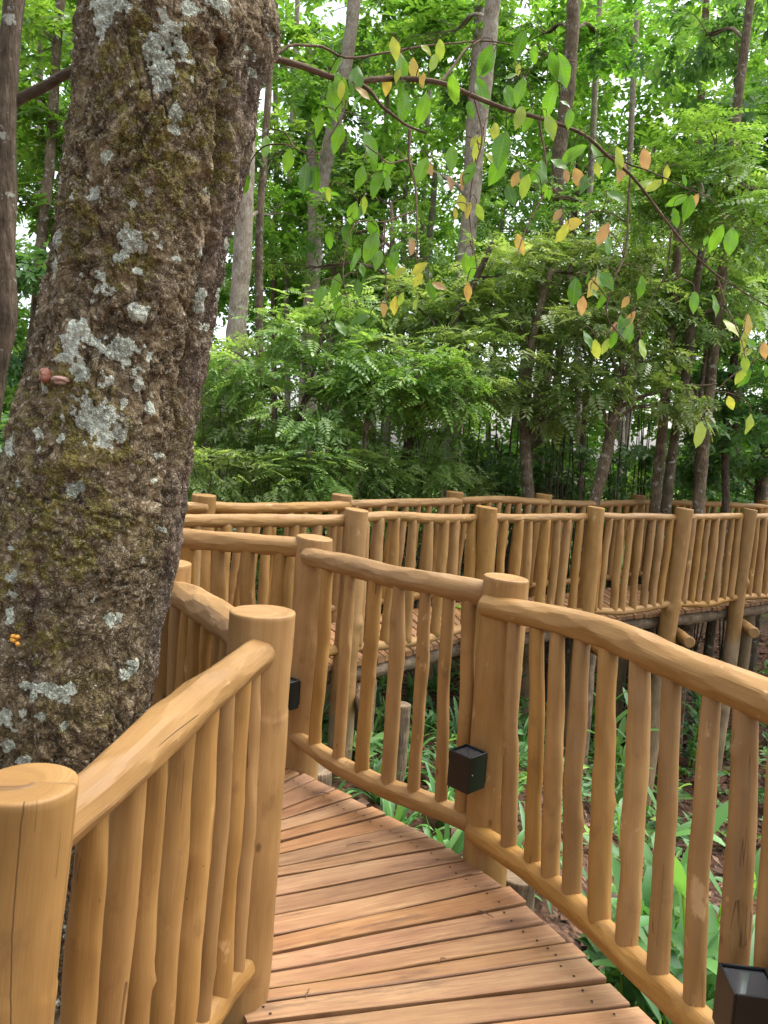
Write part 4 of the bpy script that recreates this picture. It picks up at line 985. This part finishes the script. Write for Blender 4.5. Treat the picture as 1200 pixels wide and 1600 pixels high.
T('tree','airy young tree with light green leaves filling the gap left of the tall pale trunk', tp(9.8,(640,790),(636,640),(628,500),(612,380)),[.045,.04,.03,.02],M['bark_brown'],
  pb(9.8,(590,420,.2,.7,80),(520,360,.6,.7,80),(660,380,.3,.6,80),(430,420,.5,.6,70),(610,300,.6,.7,80),(540,480,0,.5,60)),M['pin_b'],TC3,.22)
T('tree','airy tree with light green leaves right of the creeper-wrapped trunk', tp(10.2,(905,790),(912,640),(930,480),(940,330)),[.05,.045,.035,.02],M['bark_brown'],
  pb(10.2,(900,350,.2,.7,90),(1000,300,.6,.8,90),(820,300,.6,.7,80),(960,430,0,.6,80),(860,500,-.2,.5,60),(760,350,.4,.6,70)),M['pin_b'],TC3,.22)
T('tree','airy tree with light green leaves before the twin dark trees', tp(9.7,(1085,790),(1092,650),(1110,520),(1130,420)),[.04,.035,.03,.02],M['bark_brown'],
  pb(9.7,(1090,460,.1,.6,80),(1170,520,.2,.6,80),(1030,560,0,.5,60),(1140,620,.1,.5,60),(1180,380,.4,.6,70)),M['pin_b'],TC3,.22)
# thin trunks further in that nothing tells apart
far_t = [(430,150),(462,60),(512,620),(540,560),(598,300),(610,640),(626,200),(655,660),(672,90),(690,690),(768,600),(780,330),(808,640),(835,120),(925,200),(948,560),(990,140),(1005,700),(1095,150),(1110,680),(1150,80),(575,90),(330,120),(20,250),(60,150),(640,20),(870,650),(740,700),(590,720),(900,720),(975,700),(1080,640)]
far_t = far_t[::2]+far_t[1:8:2]
for k,(x,y) in enumerate(far_t):
    Yk = rs.uniform(12.5,18); b = aty(x-rs.uniform(0,25),770,Yk); d = aty(x,y,Yk); t = d+(d-b)*.25; t[2] = max(d[2]+3,7)
    T('tree','thin stem among the crowd of bare poles deep in the forest', [b+[0,0,.0],(b+d)/2+[rs.uniform(-.1,.1),0,0],d,t],[.06,.055,.05,.04] if rs.rand() < .6 else [.085,.08,.07,.055], M[['bark_brown','bark_pale','bark_pale'][rs.randint(3)]], None, group='thin bare stems deep in the forest', segs=8)

# --- thicket of thin canes behind the railing
for k,(x0,x1,Yk,lab) in enumerate(((725,800,9.7,'dark cane thicket left of the grey forked tree, behind the far railing'),(840,925,9.9,'dark cane thicket between the forked tree and the leaning brown tree'),(960,1025,10.3,'cane thicket beside the twin dark trees, low behind the railing'))):
    c = aty((x0+x1)/2,790,Yk); root = empty('cane_thicket', (c[0],c[1],gz(c)), lab, 'bamboo'); loc = np.array(root.location)
    for q in range(16):
        x = rs.uniform(x0,x1); yy = Yk+rs.uniform(-.3,.6); b = aty(x,800,yy); b[2] = gz(b)-.05; t = aty(x+rs.uniform(-25,30),rs.uniform(610,690),yy+rs.uniform(-.1,.1))
        g = Geo(); tube(g,[b,(b+t)/2+rs.uniform(-.06,.06,3),t],[.014,.012,.007],6,16,0,.02,.05,None,None,.001,sd()); obj('cane', g.mesh('cane', M['bark_dark'], True, None, loc), root)
    g = Geo(); crown(g, pb(Yk,((x0+x1)/2,690,.1,.45,30),(x0,730,0,.4,25),(x1,740,.1,.4,25),((x0+x1)/2,770,.2,.5,35)), TC2, .20, .5); obj('foliage', g.mesh('foliage', M['broad_c'], False, None, loc), root)

# --- low shrubs and ferns behind the far railing
shr = [(318,730,7.6,.45,'pin'),(420,745,7.9,.5,'pin'),(500,735,7.9,.5,'pin'),(575,740,8.3,.55,'pin'),(640,735,8.7,.5,'pin'),(665,660,8.9,.4,'pin'),(790,755,10.4,.4,'broad_c'),(900,760,10.4,.4,'pin'),(1060,745,11.2,.5,'broad_c'),(1110,760,11.8,.55,'broad_c'),(1160,740,12,.7,'broad_c'),(380,670,8.8,.5,'pin'),(470,690,8.7,.5,'pin'),(330,650,8.6,.45,'pin'),(545,690,8.9,.45,'pin'),
       (15,690,6.5,.55,'broad_c'),(-40,760,6.2,.6,'pin'),(1010,770,11.2,.5,'pin'),(740,765,9.4,.4,'pin')]
slab = ['feathery fern-like shrub low behind the farthest railing','dark leafy shrub low behind the farthest railing']
for k,(x,y,Yk,r,m) in enumerate(shr):
    c = aty(x,y,Yk); z = gz(c); root = empty('shrub', (c[0],c[1],z), slab[0 if m == 'pin' else 1] if x > 100 else ['broad-leaved shrub at the far left edge below the brown tree','feathery shrub at the far left edge, lowest there'][m == 'pin'], 'shrub', ('feathery shrubs behind the far railing' if m == 'pin' else 'dark shrubs behind the far railing') if x > 100 else None); loc = np.array(root.location)
    if x > 700: r *= .78
    b = [(c,(r,r*.8,r),int(110*r/.5)), (c+[rs.uniform(-.3,.3),.1,-.45],(r*1.1,r*.8,r),int(90*r/.5)), (c+[rs.uniform(-.3,.3),.2,-1.0],(r*1.1,r*.8,r),int(60*r/.5))]
    g = Geo(); crown(g, b, TP if m == 'pin' else TC2, .24 if m == 'pin' else .18, .2)
    obj('foliage', g.mesh('foliage', M[m], False, None, loc), root)
    g = Geo()
    for q in range(6): tube(g,[loc+[rs.uniform(-.05,.05),0,-.05],(loc+c)/2+rs.uniform(-.15,.15,3),c+rs.uniform(-.3,.3,3)],[.015,.01,.004],6,14,0,.02,0,None,None,.001,sd())
    obj('stem', g.mesh('stem', M['bark_dark'], True, None, loc), root)

# --- far woodland: one mass of foliage
def woodland():
    g = Geo(); n = 1450
    c = np.stack([rs.uniform(-.66,.68,n), 13.5+9*rs.rand(n), np.zeros(n)],1); c[:,0] *= c[:,1]
    c[:,2] = -.3+rs.rand(n)**.95*(c[:,1]*.62+1.2)
    keep = fbm(np.stack([c[:,0]*.28,c[:,1]*.15,c[:,2]*.35],1),3,200) > -.27
    keep &= rs.rand(n) < np.interp(c[:,2]/c[:,1],[0,.06,.15,.4,.6],[.6,.75,.95,.8,.72])
    c = c[keep]
    for cc in c:
        r = rs.uniform(.4,1.0); k = int(56*r)
        p, d = blob_pts(cc,(r,r,r),k,.6); t = np.clip(rs.uniform(.1,.9)+rs.uniform(-.25,.25,k),0,1)
        scatter(g, TC, p, d*.6+rs.normal(size=(k,3))*[.7,.7,.3]-[0,0,.3], rs.uniform(.24,.42,k), t, .7)
    return g
o = obj('distant_woodland', woodland().mesh('distant_woodland', M['far'], False)); tag(o, 'bright green mass of far forest foliage with white sky showing through', 'woodland', None, 'stuff')

# ---------------------------------------------------------------- ground
xs = np.concatenate([np.linspace(-60,-8,26),np.linspace(-7.6,9,150),np.linspace(9.5,60,26)]); yy = np.concatenate([np.linspace(-30,-.5,18),np.linspace(-.3,14,140),np.linspace(14.5,90,50)])
X, Yg = np.meshgrid(xs,yy); Z = ground_z(X.ravel(),Yg.ravel())
nrm = fbm(np.stack([X.ravel()*3,Yg.ravel()*3,0*Z],1),3,7)*.03; Z = Z+nrm
g = Geo(); nx, ny = len(xs), len(yy); i = np.arange(ny-1)[:,None]*nx; j = np.arange(nx-1)[None,:]
g.add(np.stack([X.ravel(),Yg.ravel(),Z],1), [np.stack([i+j,i+j+1,i+nx+j+1,i+nx+j],-1).reshape(-1,4)])
def mat_ground():
    n = NT('forest_soil'); o = n.ocoord()
    a = n.noise(o,3,5,.65); b = n.voro(o,26,'F1',1); d = n.noise(o,40,4,.6)
    sp = n.n('ShaderNodeSeparateColor'); n.l(b, sp.inputs[0])
    c = n.ramp(n.math('ADD',n.math('MULTIPLY',sp.outputs[0],.5),n.math('MULTIPLY',d,.5)), [(.25,(.028,.016,.010)),(.5,(.075,.038,.022)),(.75,(.15,.085,.05))])
    c = n.mix(n.ramp(a,[(.5,0.),(.65,.6)]), c, (.10,.045,.028))
    pz = n.n('ShaderNodeSeparateXYZ'); n.l(o, pz.inputs[0])
    gr = n.ramp(n.math('ADD',n.math('MULTIPLY',pz.outputs[1],.03),n.math('MULTIPLY',a,.3)), [(.58,0.),(.72,1.)])
    c = n.mix(gr, c, n.ramp(n.noise(o,6,4,.6), [(.35,(.07,.13,.03)),(.6,(.18,.24,.06)),(.75,(.30,.27,.13))]))
    return n.done(n.bsdf(c,.9,n.bump(d,.6,.03),.2))
tag(obj('ground', g.mesh('ground', mat_ground())), None, None, None, 'structure')
# leaf litter
def litter():
    g = Geo(); n = 16000
    x = rs.uniform(-2.5,8,n); y = rs.uniform(.8,13,n); z = ground_z(x,y)+.02+rs.uniform(0,.03,n)
    tm = (np.array([[0,0,0],[.5,.28,.10],[1,0,.02],[.5,-.28,.12],[.5,0,0]]), np.array([[0,1,2,4],[0,4,2,3]]))
    a = rs.uniform(0,2*PI,n); scatter(g, tm, np.stack([x,y,z],1), np.stack([np.cos(a),np.sin(a),rs.uniform(-.5,.5,n)],1), rs.uniform(.05,.12,n), rs.rand(n), .8)
    return g
tag(obj('leaf_litter', litter().mesh('leaf_litter', M['litter'], False)), 'brown fallen leaves covering the ground below the boardwalk', 'leaf litter', None, 'stuff')
# small ground cover
def cover():
    g = Geo(); n = 2600
    x = rs.uniform(-2,8,n); y = rs.uniform(1.5,13,n)
    k = fbm(np.stack([x*.7,y*.7,0*x],1),2,33)+.25*np.exp(-((x-.5)**2+(y-4.6)**2)/2) > .12
    x, y = x[k], y[k]; z = ground_z(x,y)+rs.uniform(.05,.22,len(x)); m = len(x); a = rs.uniform(0,2*PI,m)
    scatter(g, TC, np.stack([x,y,z],1), np.stack([np.cos(a),np.sin(a),rs.uniform(.0,.8,m)],1), rs.uniform(.14,.28,m), rs.rand(m), .4)
    return g
tag(obj('ground_cover', cover().mesh('ground_cover', M['strap'], False)), 'low green seedlings scattered over the ground below the boardwalk', 'ground cover', None, 'stuff')

# strap-leaved and cane-leaved plants
def blade(g, base, az, L, W, rise, droop, tint):
    m = 9; t = np.linspace(0,1,m); h = np.array([math.cos(az),math.sin(az),0]); s = np.array([-h[1],h[0],0])
    c = base+h*(t*L*math.cos(rise))[:,None]+np.array([0,0,1])*((t*math.sin(rise)-droop*t**2.2)*L)[:,None]
    w = W*np.sin(PI*np.clip(t*.93+.05,0,1))**.7; w[-1] = 0
    V = np.stack([c-s*w[:,None]+[0,0,1]*(w*.35)[:,None], c, c+s*w[:,None]+[0,0,1]*(w*.35)[:,None]],1).reshape(-1,3)
    i = np.arange(m-1)[:,None]*3; j = np.arange(2)[None,:]
    g.add(V, [np.stack([i+j,i+j+1,i+4+j,i+3+j],-1).reshape(-1,4)], None, tint)
def strap_mesh(k):
    g = Geo(); 
    for q in range(22+4*k): blade(g, np.array([rs.uniform(-.04,.04),rs.uniform(-.04,.04),0]), rs.uniform(0,2*PI), rs.uniform(.32,.62), rs.uniform(.012,.020), rs.uniform(.7,1.45), rs.uniform(.25,.75), rs.rand())
    return g.mesh('leaves', M['strap'], True)
def cane_mesh(k):
    gs, g = Geo(), Geo()
    for q in range(4):
        hgt = rs.uniform(.55,1.0); b = np.array([rs.uniform(-.1,.1),rs.uniform(-.1,.1),0]); t = b+[rs.uniform(-.15,.15),rs.uniform(-.15,.15),hgt]
        tube(gs,[b,(b+t)/2+rs.uniform(-.03,.03,3),t],[.009,.007,.004],6,12,0,.01,0,None,None,.001,sd())
        for n in range(9):
            f = .25+.75*n/8; az = q+n*2.6+rs.uniform(-.3,.3); blade(g, b+(t-b)*f, az, rs.uniform(.22,.36), rs.uniform(.022,.034), rs.uniform(.45,1.15), rs.uniform(.1,.5), np.clip(f*.6+rs.uniform(-.2,.35),0,1))
    return gs.mesh('stem', M['strap'], True), g.mesh('leaves', M['strap'], True)
SM = [strap_mesh(k) for k in range(4)]; CM = [cane_mesh(k) for k in range(4)]
def put_strap(p, sc_, label, group):
    r = empty('strap_leaf_plant', (p[0],p[1],gz(p)-.02), label, 'plant', group); r.rotation_euler = (0,0,rs.uniform(0,6.28)); r.scale = (sc_,)*3
    obj('leaves', SM[rs.randint(4)], r); return r
def put_cane(p, sc_, label, group):
    r = empty('leafy_plant', (p[0],p[1],gz(p)-.02), label, 'plant', group); r.rotation_euler = (0,0,rs.uniform(0,6.28)); r.scale = (sc_,)*3
    a, b = CM[rs.randint(4)]; obj('stem', a, r); obj('leaves', b, r); return r
for (x,y) in [(.0,4.3),(.25,4.5),(.45,4.2),(-.2,4.4),(.55,4.75),(.15,4.9),(.75,4.6),(-.35,4.75),(.05,4.05),(.35,3.85),(.9,5.1),(.6,5.2),(.3,5.3),(1.0,4.3),(.8,4.0),(-.1,5.6),(.3,5.9),(.7,5.8),(.1,6.3),(.6,6.4),(-.4,6.0),(.9,6.7),(.3,6.9),(-.1,6.8),(.6,7.3),(.1,7.5),(-.5,5.2),(1.1,5.7),(1.2,6.3)]:
    put_strap((x+rs.uniform(-.08,.08),y+rs.uniform(-.08,.08)), rs.uniform(.9,1.25), 'arching strap-leaved plant between the two walkways, seen through the centre balusters', 'strap-leaved plants between the walkways')
for (x,y) in [(1.45,2.55),(1.7,2.9),(1.95,2.4),(1.6,2.2),(2.1,2.85),(1.35,2.95),(2.3,3.3),(1.85,3.4),(2.5,2.7),(1.25,3.3),(1.5,1.9),(1.9,1.95),(2.6,3.8),(3.0,3.3),(1.05,2.85),(1.3,2.25),(1.75,2.55),(2.05,2.1),(1.5,2.75),(2.4,2.3),(1.2,2.6),(2.2,3.05),(2.75,2.9),(1.6,3.15),(1.15,2.15),(1.4,1.95),(1.3,2.8),(1.85,2.75),(2.45,3.0),(1.1,2.95),(2.0,3.5),(1.5,3.5)]:
    put_cane((x+rs.uniform(-.06,.06),y+rs.uniform(-.06,.06)), rs.uniform(.85,1.2), 'upright lance-leaved plant on the ground outside the right railing', 'lance-leaved plants outside the right railing')
for (x,y) in [(1.3,2.6),(1.75,2.6),(2.0,3.1),(1.5,3.1),(2.3,2.6),(1.1,3.15),(2.6,3.2),(1.9,2.2),(1.15,2.4),(1.4,2.35),(1.6,2.75),(2.15,2.35),(1.85,3.2)]:
    put_strap((x,y), rs.uniform(.8,1.1), 'low grassy tuft among the lance-leaved plants outside the right railing', 'grassy tufts outside the right railing')
for (x,y) in [(2.6,8.9),(3.3,9.2),(4.4,9.9),(2.2,6.6),(1.2,7.4),(3.9,8.9),(5.6,9.4),(5.2,8.3),(4.6,7.9)]:
    put_cane((x,y), rs.uniform(.9,1.3), 'dim leafy plant in the shade beneath or beside the far walkway', 'shaded plants by the far walkway')
# fallen pale branch on the right
p = aty(1185,1215,4.6); z = gz(p); root = empty('fallen_branch', (p[0],p[1],z), 'pale bare fallen branch on the leaf litter at the right edge', 'branch'); loc = np.array(root.location)
g = Geo(); tube(g,[loc+[-.35,.1,.10],loc+[0,0,.14],loc+[.5,-.1,.24],loc+[.9,0,.2]],[.010,.014,.016,.012],8,40,0,.02,.1,'flat','flat',.002,sd()); st = obj('stem', g.mesh('stem', M['bark_pale'], True, None, loc), root)
for q in range(3):
    g = Geo(); b = loc+[.1*q,0,.15]; tube(g,[b,b+[-.15,.05,-.05+.1*q],b+[-.4,-.05,.03+.1*q]],[.009,.006,.003],6,20,0,.02,0,None,None,.001,sd()); obj('twig', g.mesh('twig', M['bark_pale'], True, None, loc), st)

# ---------------------------------------------------------------- light
w = bpy.data.worlds.new('World'); sc.world = w; w.use_nodes = True; nt = w.node_tree; nt.nodes.clear()
SE, SA = math.radians(64), math.radians(58)      # elevation; azimuth from +Y towards +X
sky = nt.nodes.new('ShaderNodeTexSky'); sky.sky_type = 'NISHITA'; sky.sun_disc = False; sky.sun_elevation = SE; sky.sun_rotation = SA
sky.air_density = 1.0; sky.dust_density = 4.0; sky.ozone_density = 1.0
hs = nt.nodes.new('ShaderNodeHueSaturation'); hs.inputs['Saturation'].default_value = .35
bg = nt.nodes.new('ShaderNodeBackground'); bg.inputs[1].default_value = .15; sky.altitude = 0
out = nt.nodes.new('ShaderNodeOutputWorld')
nt.links.new(sky.outputs[0], hs.inputs['Color']); nt.links.new(hs.outputs[0], bg.inputs[0]); nt.links.new(bg.outputs[0], out.inputs[0])
sl = bpy.data.lights.new('sun','SUN'); sl.energy = 1.5; sl.angle = math.radians(70); sl.color = (1,.96,.9)
so = bpy.data.objects.new('sun', sl); COL.objects.link(so)
dv = Vector((math.sin(SA)*math.cos(SE), math.cos(SA)*math.cos(SE), math.sin(SE))); so.rotation_euler = dv.to_track_quat('Z','Y').to_euler()
sc.view_settings.view_transform = 'Standard'; sc.view_settings.look = 'None'; sc.view_settings.gamma = 1; sc.view_settings.use_curve_mapping = False
sc.view_settings.exposure = 1.65
sc.render.engine = 'CYCLES'
try:
    sc.cycles.use_denoising = True; sc.cycles.max_bounces = 10; sc.cycles.diffuse_bounces = 7; sc.cycles.transmission_bounces = 8; sc.cycles.transparent_max_bounces = 8
except Exception: pass
